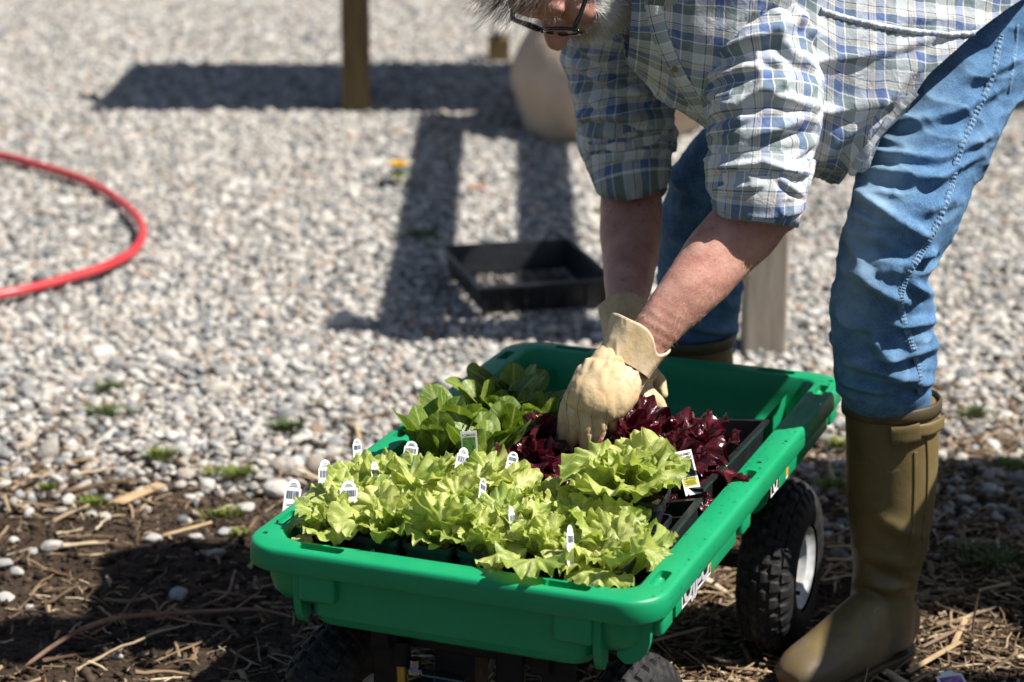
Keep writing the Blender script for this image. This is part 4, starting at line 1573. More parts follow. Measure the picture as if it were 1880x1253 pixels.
tray_thing('seedling_tray', .150, .520, RZ - .070, .170, .300, .078, 'deep empty black tray with a high back corner behind the red lettuce', -.02, (0, -.10))
tray_thing('seedling_tray', .190, .265, RZ - .072, .110, .150, .070, 'low black tray with a divider between red lettuce and front corner', .02, (0, -.22), [('y', .02)])
tray_thing('seedling_tray', -.005, .345, RZ - .074, .200, .062, .060, 'narrow black tray mostly hidden between green and red lettuces')

# ---- printed plant tags
def tag_outline(w, h, shoulder=True):
    pts = [(-w * .30, 0), (w * .30, 0), (w / 2, h * .10)]
    if shoulder:
        pts += [(w / 2, h * .80), (w * .42, h * .805)]
        for k in range(9):
            a = PI * k / 8
            pts.append((w * .42 * math.cos(a), h * .81 + h * .19 * math.sin(a)))
        pts += [(-w * .42, h * .805), (-w / 2, h * .80)]
    else:
        pts += [(w / 2, h), (-w / 2, h)]
    pts += [(-w / 2, h * .10)]
    return pts


def plate(pts, th=.0006):
    bm = bmesh.new()
    a = [bm.verts.new((x, -th / 2, z)) for x, z in pts]; b = [bm.verts.new((x, th / 2, z)) for x, z in pts]
    bm.faces.new(a); bm.faces.new(b[::-1]); n = len(a)
    for k in range(n): bm.faces.new((a[k], a[(k + 1) % n], b[(k + 1) % n], b[k]))
    return bm


M['photo_green'] = simple('printed_lettuce_photo', (.02, .10, .03), .3, (.16, .32, .08), 160)
M['photo_dark'] = simple('printed_dark_photo', (.004, .012, .014), .3, (.06, .10, .06), 260)
M['label_yellow'] = simple('label_yellow', (.62, .55, .04), .4)
M['photo_purple'] = simple('printed_flower_photo', (.03, .02, .10), .3, (.50, .25, .62), 110)


def bar_tag(px, py_top, Y, hpx, wpx, yaw, roll, label):
    top = at(px, py_top, Y)
    sc = Y / FPX * 1.03
    h, w = hpx * sc * 1.6, wpx * sc * .98; roll += random.Random(int(px * 3)).uniform(-.16, .16); yaw += random.Random(int(px * 5)).uniform(-.2, .2)
    t = empty('plant_tag', (0, 0, 0), 0, label, 'plant tag', 'white barcode tags among the green lettuces')
    R = Euler((-.25, roll, yaw)).to_matrix().to_4x4()
    t.matrix_world = Matrix.Translation(Vector(top)) @ R @ Matrix.Translation((0, 0, -h))
    bm_obj('tag_plate', plate(tag_outline(w, h)), M['tagwhite'], t)
    bm = bmesh.new(); x = -w * .38; r = random.Random(int(px))
    while x < w * .38:
        bw = r.choice([.0005, .0005, .0009, .0013])
        add_box(bm, (x + bw / 2, -.0006, h * .66), (bw, .0004, h * .17)); x += bw + r.choice([.0005, .0007, .0011])
    bm_obj('barcode', bm, M['ink_blue'], t)
    bm = bmesh.new()
    for q in range(3): add_box(bm, (0, -.0006, h * (.84 + .035 * q)), (w * (.50 - .1 * q), .0004, h * .010))
    for q in range(2): add_box(bm, (0, -.0006, h * (.455 - .03 * q)), (w * .6, .0004, h * .008))
    bm_obj('fine_print', bm, M['ink_blue'], t)


for a in [(541, 880, 2.90, 55, 33, .45, .10, 'white barcode tag standing at the far left corner lettuce'),
          (597, 844, 2.94, 50, 32, .50, .12, 'white barcode tag second from left, behind another tag'),
          (640, 883, 2.79, 44, 36, .35, .10, 'white barcode tag in front of two others at the left'),
          (686, 848, 2.86, 38, 22, 1.0, .18, 'narrow turned white tag between left and middle lettuces'),
          (655, 806, 2.98, 30, 22, .9, .1, 'white tag edge peeking behind the back left lettuce'),
          (757, 810, 2.94, 34, 28, .40, .25, 'white barcode tag at the back between green lettuce and romaine'),
          (853, 822, 2.90, 42, 27, .50, .25, 'white barcode tag below the romaine name tag'),
          (944, 830, 2.88, 26, 24, .3, .3, 'small white tag top right of the romaine name tag'),
          (888, 878, 2.80, 34, 26, .9, .45, 'shaded striped tag lying among the middle lettuces'),
          (937, 930, 2.71, 42, 20, 1.0, .30, 'tilted narrow white tag in the middle front lettuces'),
          (722, 938, 2.73, 44, 12, 1.2, -.1, 'thin edge of a white tag hidden in the front lettuces'),
          (1046, 964, 2.62, 50, 24, .8, .22, 'white tag half covered by the right front lettuce leaf')]:
    bar_tag(*a)


def name_tag(tl, tr, bl, br, Y0, Y1, lines, photo, label, yellow=False):
    A, B, C, D = at(*tl, Y0), at(*tr, Y0), at(*bl, Y1), at(*br, Y1)
    cx = (A + B) / 2; w = np.linalg.norm(B - A)
    dn = ((C + D) / 2 - cx); h = np.linalg.norm(dn)
    X_ = Vector(B - A).normalized(); Z_ = -Vector(dn).normalized(); X_ = (X_ - Z_ * X_.dot(Z_)).normalized(); Y_ = Z_.cross(X_)
    m = Matrix((X_, Y_, Z_)).transposed().to_4x4()
    t = empty('plant_tag', (0, 0, 0), 0, label, 'plant tag')
    t.matrix_world = Matrix.Translation(Vector((C + D) / 2)) @ m
    bm_obj('tag_plate', plate([(-w / 2, -.012), (w / 2, -.012), (w / 2, h), (-w / 2, h)]), M['tagwhite'], t)
    zt = h - .0035
    for ln, sz in lines:
        me = text_mesh(ln, sz, M['ink'], 0, .00006)
        o = link('lettering', me, t)
        zt -= sz * .72
        o.matrix_local = Matrix.Translation((0, -.0008, zt)) @ Matrix.Rotation(PI / 2, 4, 'X')
        ww = max(v.co.x for v in me.vertices) - min(v.co.x for v in me.vertices)
        if ww > w * .82: o.scale = (w * .82 / ww, 1, 1)
        zt -= sz * .22
    zb = h * .25 if yellow else .003
    bm = bmesh.new(); add_box(bm, (0, -.0006, (zt + zb) / 2), (w * .78, .0004, zt - zb - .001))
    bm_obj('photo_print', bm, M[photo], t)
    if yellow:
        bm = bmesh.new(); add_box(bm, (0, -.0006, h * .125), (w * .80, .0004, h * .23))
        bm_obj('yellow_panel', bm, M['label_yellow'], t)
        me = text_mesh('LETTUCE', .0036, M['ink'], 0, .00005); o = link('lettering', me, t)
        o.matrix_local = Matrix.Translation((0, -.0012, h * .19)) @ Matrix.Rotation(PI / 2, 4, 'X')
        bm = bmesh.new()
        for q in range(5):
            add_box(bm, ((-1) ** q * .0006, -.0010, h * (.155 - .028 * q)), (w * (.66 - .05 * (q % 3)), .0003, h * .010))
        bm_obj('fine_print', bm, M['ink'], t)


name_tag((845, 791), (875, 793), (850, 855), (880, 857), 2.925, 2.925, [('ROMAINE', .0052)], 'photo_green', 'upright white tag with green photo reading ROMAINE before the romaine leaves')
name_tag((1239, 828), (1269, 828), (1256, 893), (1284, 893), 2.90, 2.87, [('GOURMET', .0050), ('RED LEAF', .0050)], 'photo_dark', 'leaning tag reading GOURMET RED LEAF with a yellow lower panel', True)
# purple flower tag on the ground
t = empty('plant_tag', atz(1745, 1247, .022), 0, 'fallen plant tag with a purple flower photo on the ground right of the boot', 'plant tag')
t.rotation_euler = (-1.15, .0, .32)
bm_obj('tag_plate', plate([(-.022, -.03), (.022, -.03), (.022, .008), (.012, .009), (.010, .016), (-.010, .016), (-.012, .009), (-.022, .008)]), M['tagwhite'], t)
bm = bmesh.new(); add_box(bm, (0, -.0006, -.012), (.036, .0004, .032)); bm_obj('photo_print', bm, M['photo_purple'], t)

# ================================================================== MAN
man = empty('person', (.60, 3.45, 0), 0, 'grey bearded man in plaid shirt, jeans and gloves bending over the cart', 'person')


def part(name, me, parent=None):
    o = bpy.data.objects.new(name, me); COL.objects.link(o)
    o.parent = parent or man
    o.matrix_parent_inverse = Matrix.Translation((-.60, -3.45, 0)) if parent is None else Matrix.Identity(4)
    return o


def pxloft(rows, N, M_, hint=(0, -1, 0), power=1.0, depth=1.0):
    """rows: (px, py, Y, half width in px, depth radius factor)"""
    C = []; ra = []; rb = []
    for r in rows:
        p = at(r[0], r[1], r[2]); C.append(p)
        k = (r[2] * CP + (CAM_H - p[2]) * SP) / FPX
        ra.append(r[3] * k); rb.append(r[3] * k * (r[4] if len(r) > 4 else depth))
    return loft_pts(C, ra, rb, N, M_, hint, power)


def metric_uv(P, u0=0.0):
    N, M_ = P.shape[:2]
    Q = np.concatenate([P, P[:, :1]], 1)
    dc = np.linalg.norm(np.diff(Q, axis=1), axis=2)
    m = dc.mean(axis=0)
    U = np.concatenate([[0], np.cumsum(m)])
    ratio = (dc.sum(1) / m.sum())
    Uc = (U[None, :] - U[-1] / 2) * (.45 + .55 * ratio[:, None]) + u0
    dl = np.linalg.norm(np.diff(P.mean(1), axis=0), axis=1)
    Vv = np.concatenate([[0], np.cumsum(dl)])
    return np.stack([Uc, np.repeat(Vv[:, None], M_ + 1, 1)], -1)


# ---------- jeans
def jeans_leg(rows, N, M_, strokes, name, seed, seam_px=None, front_wear=True):
    P, C, ra, rb, T = pxloft(rows, N, M_)
    n = grid_normals(P)
    d = vnoise(P, 9, seed) * .005 + vnoise(P * np.array([1, 1, 2.2]), 17, seed + 3) * .0035
    rdg = ridge(P, 11, seed, (1, 1, 2.1), 4) + .5 * ridge(P, 26, seed + 6, (1, 1, 1.6), 5)
    d += ridge(P, 11, seed, (1, 1, 2.1), 4) * .0065 + ridge(P, 26, seed + 6, (1, 1, 1.6), 5) * .0022 - .002
    d += creases(P, n, strokes) * 1.6
    d = d * np.clip((proj(P)[1] - 760) / -45, .15, 1) if name == 'jeans' and seed < 5 else d
    P = P + n * d[..., None]
    x, y = proj(P)
    wear = np.zeros(x.shape)
    if front_wear:
        # faded front of the thigh and knee (the leg's front faces -x)
        th = np.arctan2((P - P.mean(1, keepdims=True))[..., 1], -(P - P.mean(1, keepdims=True))[..., 0])
        front = np.exp(-((th + .75) / .55) ** 2)
        zz = P[..., 2]
        wear = front * np.exp(-((zz - .72) / .16) ** 2) * 1.0
    wear = np.clip(wear + np.clip(d - .004, 0, .01) * 10 + np.clip(rdg - .55, 0, 1) * .35, 0, .75)
    uv = metric_uv(P)
    me = ring_mesh(name, P, M['denim'], True, False, uv)
    attr_float(me, 'wear', wear.ravel())
    return me, P, n


near_rows = [(1636, 785, 3.265, 62), (1637, 750, 3.265, 72), (1634, 722, 3.26, 80), (1626, 690, 3.25, 91), (1622, 640, 3.24, 95), (1618, 570, 3.22, 90), (1621, 505, 3.20, 85),
             (1640, 440, 3.21, 92), (1668, 360, 3.25, 103), (1705, 260, 3.31, 116), (1745, 150, 3.37, 128), (1775, 50, 3.42, 138), (1800, -40, 3.47, 146), (1815, -110, 3.48, 140)]
S = [(1571, 356, 1700, 440, 11, .009), (1560, 392, 1665, 430, 9, .006), (1540, 486, 1662, 560, 12, .010), (1528, 556, 1630, 645, 13, .010), (1590, 280, 1730, 292, 9, .006),
     (1640, 232, 1770, 205, 9, .005), (1612, 318, 1740, 330, 10, .005), (1665, 488, 1720, 462, 8, .008), (1672, 520, 1712, 545, 8, .006), (1640, 600, 1712, 590, 9, .007),
     (1560, 600, 1660, 640, 11, -.006), (1560, 660, 1690, 700, 12, .009), (1620, 655, 1715, 640, 9, .007), (1545, 700, 1640, 720, 10, .007), (1650, 715, 1720, 700, 8, .005),
     (1700, 340, 1800, 285, 9, .005), (1720, 300, 1830, 240, 8, .004), (1740, 215, 1850, 160, 9, .004), (1600, 455, 1700, 480, 10, -.006), (1550, 430, 1600, 520, 10, .005),
     (1690, 395, 1760, 360, 9, .004), (1535, 520, 1565, 600, 9, .005), (1780, 150, 1870, 110, 9, .004)]
jn, Pn, nn = jeans_leg(near_rows, 300, 200, S, 'jeans', 2.2)
far_rows = [(1292, 650, 3.66, 50), (1290, 610, 3.66, 66), (1285, 540, 3.65, 74), (1283, 460, 3.63, 76), (1300, 380, 3.60, 86), (1345, 315, 3.58, 96), (1425, 250, 3.58, 104),
            (1520, 175, 3.58, 118), (1620, 90, 3.58, 128), (1710, 20, 3.56, 138), (1790, -40, 3.54, 146)]
S2 = [(1215, 420, 1300, 470, 9, .006), (1220, 500, 1340, 560, 9, .007), (1215, 560, 1350, 530, 8, .007), (1230, 330, 1320, 380, 10, .007), (1240, 590, 1350, 610, 8, .007)]
jf, Pf, nf = jeans_leg(far_rows, 160, 110, S2, 'jeans', 7.7, front_wear=False)
# hips
Ph, *_ = pxloft([(1690, 130, 3.52, 100, 1.0), (1755, 60, 3.52, 122, 1.1), (1800, -20, 3.51, 136, 1.15), (1835, -90, 3.50, 145, 1.2), (1855, -150, 3.50, 140, 1.2)], 50, 100)
jh = ring_mesh('hips', Ph, M['denim'], True, True, metric_uv(Ph)); attr_float(jh, 'wear', np.zeros(len(jh.vertices)))
bm = bmesh.new()
for m_ in (jn, jf, jh): bm.from_mesh(m_)
jm = bpy.data.meshes.new('jeans'); bm.to_mesh(jm); bm.free(); jm.materials.append(M['denim'])
jm.polygons.foreach_set('use_smooth', np.ones(len(jm.polygons), bool))
jeans = part('jeans', jm)

# outer side seam with stitching, laid on the surface of the near leg
from mathutils.bvhtree import BVHTree
bv_near = BVHTree.FromPolygons([tuple(v) for v in Pn.reshape(-1, 3)], [(i * 200 + j, i * 200 + (j + 1) % 200, (i + 1) * 200 + (j + 1) % 200, (i + 1) * 200 + j) for i in range(299) for j in range(200)])


def cast(bvh, px, py):
    o = Vector((0, 0, CAM_H)); t = Vector(at(px, py, 3.0)) - o
    r = bvh.ray_cast(o, t.normalized(), 10)
    return (r[0], r[1]) if r[0] is not None else (None, None)


def surf_strip(bvh, pxpath, halfw, lift, n, name, mat, parent=None, across=5, bulge=.0012):
    path = interp(np.array(pxpath, float), n)
    pts = []; nrm = []
    for x, y in path:
        p, q = cast(bvh, x, y)
        if p is None: continue
        if q.dot(Vector((0, 1, 0))) > 0.3: q = -q
        pts.append(np.array(p)); nrm.append(np.array(q))
    pts = np.array(pts); nrm = np.array(nrm)
    kk = max(3, len(pts) // 24) | 1
    def sm_(a):
        b = np.pad(a, ((kk // 2, kk // 2), (0, 0)), mode='edge')
        return np.stack([np.convolve(b[:, c_], np.ones(kk) / kk, 'valid') for c_ in range(3)], 1)
    if name in ('hem', 'side_seam', 'placket', 'shirt', 'seam'): pts = sm_(pts)
    nrm = sm_(nrm); nrm /= np.linalg.norm(nrm, axis=1)[:, None] + 1e-9
    T = np.gradient(pts, axis=0); T /= np.linalg.norm(T, axis=1)[:, None] + 1e-9
    Sd = np.cross(T, nrm); Sd /= np.linalg.norm(Sd, axis=1)[:, None] + 1e-9
    rows = []
    for k in np.linspace(-1, 1, across):
        rows.append(pts + Sd * halfw * k + nrm * (lift + bulge * (1 - k ** 2) - .0015 * (abs(k) > .99)))
    P = np.stack(rows, 1)
    return P, pts, nrm, Sd, T


seam_path = [(1838, 60), (1822, 140), (1790, 215), (1762, 280), (1745, 350), (1718, 420), (1690, 468), (1660, 520), (1655, 570), (1672, 625), (1688, 680), (1690, 728)]
P, pts, nrm, Sd, T = surf_strip(bv_near, seam_path, .0055, .0008, 800, 'seam', None, bulge=.0016)
# puckers along the seam
ph = np.linspace(0, 1, len(pts))[:, None]
P = P + nrm[:, None, :] * (np.sin(ph * 590 + 2 * np.sin(ph * 37)) * .0008 + np.sin(ph * 231 + 1) * .0003)[..., None]
uvs = np.stack([np.repeat(np.linspace(0, .02, P.shape[1])[None], len(P), 0), np.repeat(ph * .8, P.shape[1], 1)], -1)
M['denim_seam'] = simple('denim_seam', (.045, .135, .29), .85, (.19, .32, .46), 230, .5, 300, .002)
seam = link('side_seam', ring_mesh('side_seam', P, M['denim_seam'], closed=False, uv=uvs), jeans); seam.matrix_parent_inverse = Matrix.Translation((-.60, -3.45, 0)) if False else Matrix.Identity(4)
M['thread'] = simple('jeans_thread', (.33, .40, .46), .7)
bm = bmesh.new()
for sgn in (-.62, .62):
    for k in range(0, len(pts) - 1, 4):
        c = pts[k] + Sd[k] * .0055 * sgn + nrm[k] * .0020
        X_ = Vector(T[k]); Z_ = Vector(nrm[k]); Y_ = Z_.cross(X_).normalized(); Z_ = X_.cross(Y_)
        add_box(bm, c, (.0024, .0005, .0004), Matrix((X_, Y_, Z_)).transposed())
st_o = bm_obj('stitching', bm, M['thread'], jeans)
# back pocket edge
P, pts, nrm, Sd, T = surf_strip(bv_near, [(1868, 45), (1862, 110), (1852, 170)], .004, .001, 40, 'p', None)
link('pocket_edge', ring_mesh('pocket_edge', P, M['denim_seam'], closed=False), jeans)

# ---------- shirt
cuff_strokes = [(1305, 300, 1420, 270, 7, .008), (1300, 330, 1470, 300, 7, .009)]
sl_rows = [(1335, -190, 3.4, 135), (1362, -90, 3.34, 128), (1385, 0, 3.265, 112), (1393, 70, 3.225, 104), (1400, 140, 3.195, 101), (1402, 210, 3.17, 97), (1401, 265, 3.155, 92), (1398, 300, 3.15, 86), (1396, 312, 3.145, 86)]
P, *_ = pxloft(sl_rows, 220, 220, depth=.95)
n = grid_normals(P)
d = vnoise(P, 8, 4.4) * .006 + vnoise(P * np.array([1, 1, 2.0]), 20, 1.1) * .004 + vnoise(P, 45, 2.2) * .0012
d += ridge(P, 13, 3.3, (1, 1, 1.7), 4) * .007 + ridge(P, 30, 8.3, (1, 1, 1.3), 5) * .0022
d += .8 * creases(P, n, [(1290, 110, 1470, 40, 11, .012), (1285, 150, 1400, 120, 8, .010), (1300, 215, 1450, 150, 10, .012), (1300, 245, 1380, 215, 7, .008), (1310, 290, 1480, 215, 10, .012),
                    (1340, 265, 1490, 240, 8, -.008), (1300, 180, 1360, 175, 8, .008), (1420, 60, 1490, 130, 10, .008), (1300, 60, 1420, -10, 10, .010), (1400, 170, 1495, 200, 9, .009),
                    (1310, 310, 1400, 285, 6, .009), (1430, 300, 1490, 260, 7, .008), (1350, 100, 1440, 130, 9, -.008), (1440, 0, 1500, 80, 8, .008)])
sleeve_P = P + n * d[..., None]
uvsl = metric_uv(P, .01)


def band(rows, N, M_, strokes, seed, depth=.95, u0=0):
    P, *_ = pxloft(rows, N, M_, depth=depth)
    n = grid_normals(P)
    d = vnoise(P, 14, seed) * .004 + vnoise(P * np.array([1, 1, 2.0]), 34, seed + 2) * .0022 + ridge(P, 24, seed + 4, (1, 1, 1.5), 5) * .003
    if strokes: d += creases(P, n, strokes)
    return P + n * d[..., None], metric_uv(P, u0)


# rolled cuff of the near sleeve: two overlapping turned bands
cuff1, cu1 = band([(1397, 282, 3.15, 86), (1396, 290, 3.15, 97), (1395, 310, 3.145, 99), (1394, 332, 3.14, 93), (1395, 337, 3.14, 84)], 50, 200,
                  [(1305, 310, 1400, 300, 6, .006), (1400, 300, 1480, 320, 6, .006)], 2.0)
cuff2, cu2 = band([(1394, 318, 3.145, 78), (1394, 323, 3.14, 90), (1394, 335, 3.135, 91), (1393, 362, 3.13, 86), (1392, 377, 3.13, 84), (1392, 380, 3.13, 80), (1393, 374, 3.13, 76)], 50, 200,
                  [(1320, 350, 1400, 340, 6, .004), (1430, 330, 1475, 360, 6, .005)], 5.0, u0=.022)

# far sleeve
fs_rows = [(1190, -110, 3.48, 120), (1150, -20, 3.50, 118), (1135, 60, 3.52, 106), (1138, 130, 3.52, 98), (1147, 200, 3.51, 88), (1152, 250, 3.50, 82), (1155, 285, 3.49, 76)]
P, *_ = pxloft(fs_rows, 150, 160)
n = grid_normals(P)
d = vnoise(P, 8, 9.4) * .006 + vnoise(P * np.array([1, 1, 2.0]), 20, 6.1) * .004
d += ridge(P, 13, 6.3, (1, 1, 1.7), 4) * .007 + ridge(P, 30, 2.3, (1, 1, 1.3), 5) * .0022
d += creases(P, n, [(1050, 110, 1200, 190, 10, .012), (1045, 160, 1180, 230, 10, .012), (1055, 215, 1200, 215, 9, .010), (1065, 270, 1220, 230, 9, .010), (1040, 60, 1160, 140, 10, .010)])
fsl_P = P + n * d[..., None]
uvfs = metric_uv(P, .031)
fc1, fcu1 = band([(1152, 228, 3.505, 72), (1150, 236, 3.50, 88), (1152, 262, 3.50, 89), (1155, 285, 3.495, 80)], 40, 140, [(1070, 250, 1200, 245, 6, .006)], 8.0)
fc2, fcu2 = band([(1153, 268, 3.50, 66), (1152, 274, 3.495, 80), (1155, 300, 3.49, 76), (1160, 328, 3.48, 70), (1161, 335, 3.48, 66), (1161, 331, 3.48, 60)], 40, 140, None, 11.0, u0=.015)

# torso: cross sections from neck to hem, hem line different all round
NS, NM = 240, 300
s = np.linspace(0, 1, NS)[:, None]; th = np.linspace(0, 2 * PI, NM, endpoint=False)[None, :]
Xk = np.array([.114, .133, .161, .2275, .29, .364, .445, .507, .59, .695, .80])
Zb = np.array([.983, .974, .936, .874, .832, .794, .766, .750, .775, .805, .84])
Zt = np.array([1.08, 1.13, 1.165, 1.19, 1.195, 1.195, 1.19, 1.185, 1.17, 1.15, 1.13])
Ry = np.array([.10, .12, .155, .170, .178, .188, .198, .204, .208, .208, .20])
cth, sth = np.cos(th), np.sin(th)   # cth: +1 up, -1 down; sth: +1 towards the camera


def hem_x(z): return np.interp(z, [.70, .73, .80, .89, 1.01, 1.12, 1.2], [.478, .484, .512, .588, .752, .82, .84])


zz0 = np.where(cth > 0, .86 + .31 * cth, .86 + .13 * cth)
Xh = hem_x(zz0)
X_ = .165 + (Xh - .165) * s
yc = np.interp(X_, [.12, .30, .55, .75], [3.30, 3.335, 3.41, 3.46])
zb = np.interp(X_, Xk, Zb); zt = np.interp(X_, Xk, Zt); ry = np.interp(X_, Xk, Ry)
e = .82
zm = zb + (zt - zb) * np.interp(X_, [.20, .36, .46], [.66, .58, .30])
cc = np.sign(cth) * np.abs(cth) ** e
P = np.stack([X_, yc - ry * np.sign(sth) * np.abs(sth) ** e, zm + np.where(cc > 0, (zt - zm) * cc, (zm - zb) * cc)], -1)
n = grid_normals(P)
d = vnoise(P, 5, 2.4) * .009 + vnoise(P * np.array([.6, 1, 1.6]), 14, 7.1) * .0045 + vnoise(P, 40, 3.2) * .001
d += ridge(P, 10, 1.3, (.8, 1, 1.5), 5) * .006 + ridge(P, 27, 4.3, (1, 1, 1), 5) * .0015
d += creases(P, n, [(1500, 300, 1700, 100, 14, .012), (1490, 210, 1640, 185, 12, .010),  (1520, 120, 1760, 60, 8, .005),
                    (1230, 190, 1310, 250, 10, .006), (1640, 230, 1780, 60, 9, .006)])
d = d * np.clip((1 - s) * 30, .3, 1)
d += .010 * np.clip((s - .9) / .1, 0, 1) * np.sin(th * 9 + 1)
P = P + n * d[..., None]
# inward turned hem
torso_P = P
arc = np.cumsum(np.concatenate([np.zeros((NS, 1)), np.linalg.norm(np.diff(np.concatenate([P, P[:, :1]], 1), axis=1), axis=2)], 1), 1)
Uc = (arc / arc[:, -1:] * 1.30)
uvt = np.stack([np.concatenate([X_ + 0 * th, (X_ + 0 * th)[:, :1]], 1) * 1.0 + .004, Uc], -1)
shirt_bits = []
for P_, uv_ in ((torso_P, uvt), (sleeve_P, uvsl), (cuff1, cu1), (cuff2, cu2), (fsl_P, uvfs), (fc1, fcu1), (fc2, fcu2)):
    shirt_bits.append(ring_mesh('bit', P_, M['plaid'], True, False, uv_))
bm = bmesh.new()
for m_ in shirt_bits: bm.from_mesh(m_)
sm = bpy.data.meshes.new('shirt'); bm.to_mesh(sm); bm.free(); sm.materials.append(M['plaid'])
sm.polygons.foreach_set('use_smooth', np.ones(len(sm.polygons), bool))
shirt = part('shirt', sm)
so = shirt.modifiers.new('thick', 'SOLIDIFY'); so.thickness = .0016; so.offset = -1
bv_t = BVHTree.FromPolygons([tuple(v) for v in torso_P.reshape(-1, 3)], [(i * NM + j, i * NM + (j + 1) % NM, (i + 1) * NM + (j + 1) % NM, (i + 1) * NM + j) for i in range(NS - 1) for j in range(NM)])


def shirt_strip(path, hw, n_, name, lift=.0012, bulge=.0012):
    P, pts, nrm, Sd, T = surf_strip(bv_t, path, hw, lift, n_, name, None, bulge=bulge)
    L = np.concatenate([[0], np.cumsum(np.linalg.norm(np.diff(pts, axis=0), axis=1))])[:, None]
    uv = np.stack([np.repeat(L, P.shape[1], 1), np.repeat(np.linspace(0, 2 * hw, P.shape[1])[None], len(P), 0) + .01], -1)
    P = P + nrm[:, None, :] * (np.sin(L * 520) * (.0006 if name == 'side_seam' else .0001))[..., None]
    return link(name, ring_mesh(name, P, M['plaid'], closed=False, uv=uv), shirt)


# side seam of the shirt, running to the split of the tails
shirt_strip([(1505, 18), (1560, 35), (1620, 48), (1700, 60), (1780, 62), (1845, 45)], .0045, 160, 'side_seam', bulge=.003)
shirt_strip([(1838, 38), (1765, 92), (1692, 160), (1632, 222), (1583, 286), (1562, 322)], .006, 160, 'hem', .003, .002)
# placket with buttons down the chest, turned away from the camera
shirt_strip([(1195, -25), (1203, 30), (1222, 90), (1250, 145), (1285, 200), (1315, 245)], .012, 120, 'placket', .0018, .0004)
for px, py in ((1158, 128), (1240, 125)):
    p, q = cast(bv_t, px, py)
    if p is None: continue
    bm = bmesh.new(); q = q if q.y < 0 else -q
    add_cyl(bm, p + q * .002, p + q * .0045, .0045, seg=16)
    bm_obj('button', bm, M['button'], shirt, True, 35)
# collar
cp = [at(1168, -60, 3.22), at(1176, -22, 3.18), at(1190, 4, 3.15), at(1210, 10, 3.12), at(1240, 6, 3.09), at(1262, -30, 3.10)]
cl = interp(cp, 60)
w_ = np.linspace(0, 1, 9)
dirv = np.array([.35, -.12, .45])
P = cl[:, None, :] + w_[None, :, None] * np.array([.25, .05, .9]) * .055 + (np.sin(w_ * PI)[None, :, None] * np.array([-.2, -1, .2])) * .010
uvc = np.stack([np.repeat(np.linspace(0, .12, 60)[:, None], 9, 1), np.repeat(np.linspace(0, .045, 9)[None], 60, 0)], -1)
c_o = link('collar', ring_mesh('collar', P, M['plaid'], closed=False, uv=uvc), shirt); md = c_o.modifiers.new('t', 'SOLIDIFY'); md.thickness = .003

# ---------- body (skin): one surface
E1 = tube_me([at(1399, 300, 3.17), at(1397, 352, 3.16), at(1376, 408, 3.145), at(1322, 465, 3.11), at(1270, 530, 3.075), at(1222, 585, 3.052), at(1185, 632, 3.04), at(1165, 665, 3.03)],
             [.044, .0500, .0520, .0495, .0425, .0350, .0300, .030], 60, 40, rb=[.044, .050, .050, .044, .036, .0265, .023, .022])
elb = ellipsoid(at(1430, 388, 3.15), (.034, .034, .032))
E2 = tube_me([at(1156, 250, 3.515), at(1158, 340, 3.508), at(1158, 420, 3.45), at(1155, 500, 3.36), at(1150, 565, 3.28), at(1152, 640, 3.20)],
             [.045, .0480, .048, .040, .031, .029], 60, 40, rb=[.04, .044, .044, .036, .027, .025])
up1 = tube_me([at(1340, -150, 3.38), at(1385, 20, 3.26), at(1398, 200, 3.175), at(1394, 340, 3.15)], [.07, .055, .048, .045], 30, 24)
up2 = tube_me([at(1190, -110, 3.46), at(1145, 60, 3.51), at(1155, 300, 3.48)], [.07, .055, .04], 30, 24)
tor = tube_me([(.24, 3.31, 1.07), (.32, 3.34, 1.04), (.5, 3.40, 1.0), (.62, 3.50, .99)], [.07, .11, .12, .10], 20, 24)
neck = tube_me([at(1250, -60, 3.27), at(1195, -30, 3.25), at(1130, -35, 3.24)], [.066, .060, .056], 20, 24)
# head: crown away to the left, face down
HC = at(1034, -74, 3.19)
fn = Vector((-.22, -.20, -.955)).normalized()      # face direction
up = Vector((-.76, -.62, .10)); up = (up - fn * up.dot(fn)).normalized()
er = up.cross(fn).normalized()                     # towards one ear
if er.y > 0: er = -er                              # er points to the camera side
HR = Matrix((er, fn, up)).transposed()             # local: x = near ear, y = face, z = crown


def hp_(x, y, z): return np.array(Vector([float(q) for q in HC]) + HR @ Vector((x, y, z)))


def hell(c, r, seg=24): return ellipsoid(hp_(*c), r, HR, seg)


head_parts = [hell((0, -.012, .030), (.073, .094, .092)), hell((0, .030, -.040), (.056, .062, .070)), hell((0, .050, -.085), (.034, .034, .028)), hell((0, .070, .030), (.055, .020, .026)),
              hell((.036, .062, -.018), (.024, .022, .024)), hell((-.036, .062, -.018), (.024, .022, .024)), hell((0, .078, -.062), (.026, .016, .018)),
              tube_me([hp_(0, .074, .012), hp_(0, .094, -.004), hp_(0, .110, -.022), hp_(0, .104, -.032)], [.009, .0125, .0165, .011], 20, 16),
              hell((.012, .092, -.030), (.0105, .012, .009)), hell((-.012, .092, -.030), (.0105, .012, .009)), hell((.077, -.010, -.005), (.008, .020, .032)), hell((-.077, -.010, -.005), (.008, .020, .032))]
body = voxel_union('body', [E1, elb, E2, up1, up2, tor, neck] + head_parts, .0042, 4, M['skin'])
co, no = get_co(body)
co += no * (vnoise(co, 22, 3.3) * .0016 + vnoise(co, 70, 5.1) * .0006)[:, None]
x_, y_ = proj(co)
# tendons and wrinkles at the wrist
wr = np.exp(-(((x_ - 1200) / 45) ** 2 + ((y_ - 610) / 40) ** 2))
co += no * (wr * np.sin((x_ * .55 - y_ * .9) * .32) * .0008)[:, None]
set_co(body, co)
part('body', body)

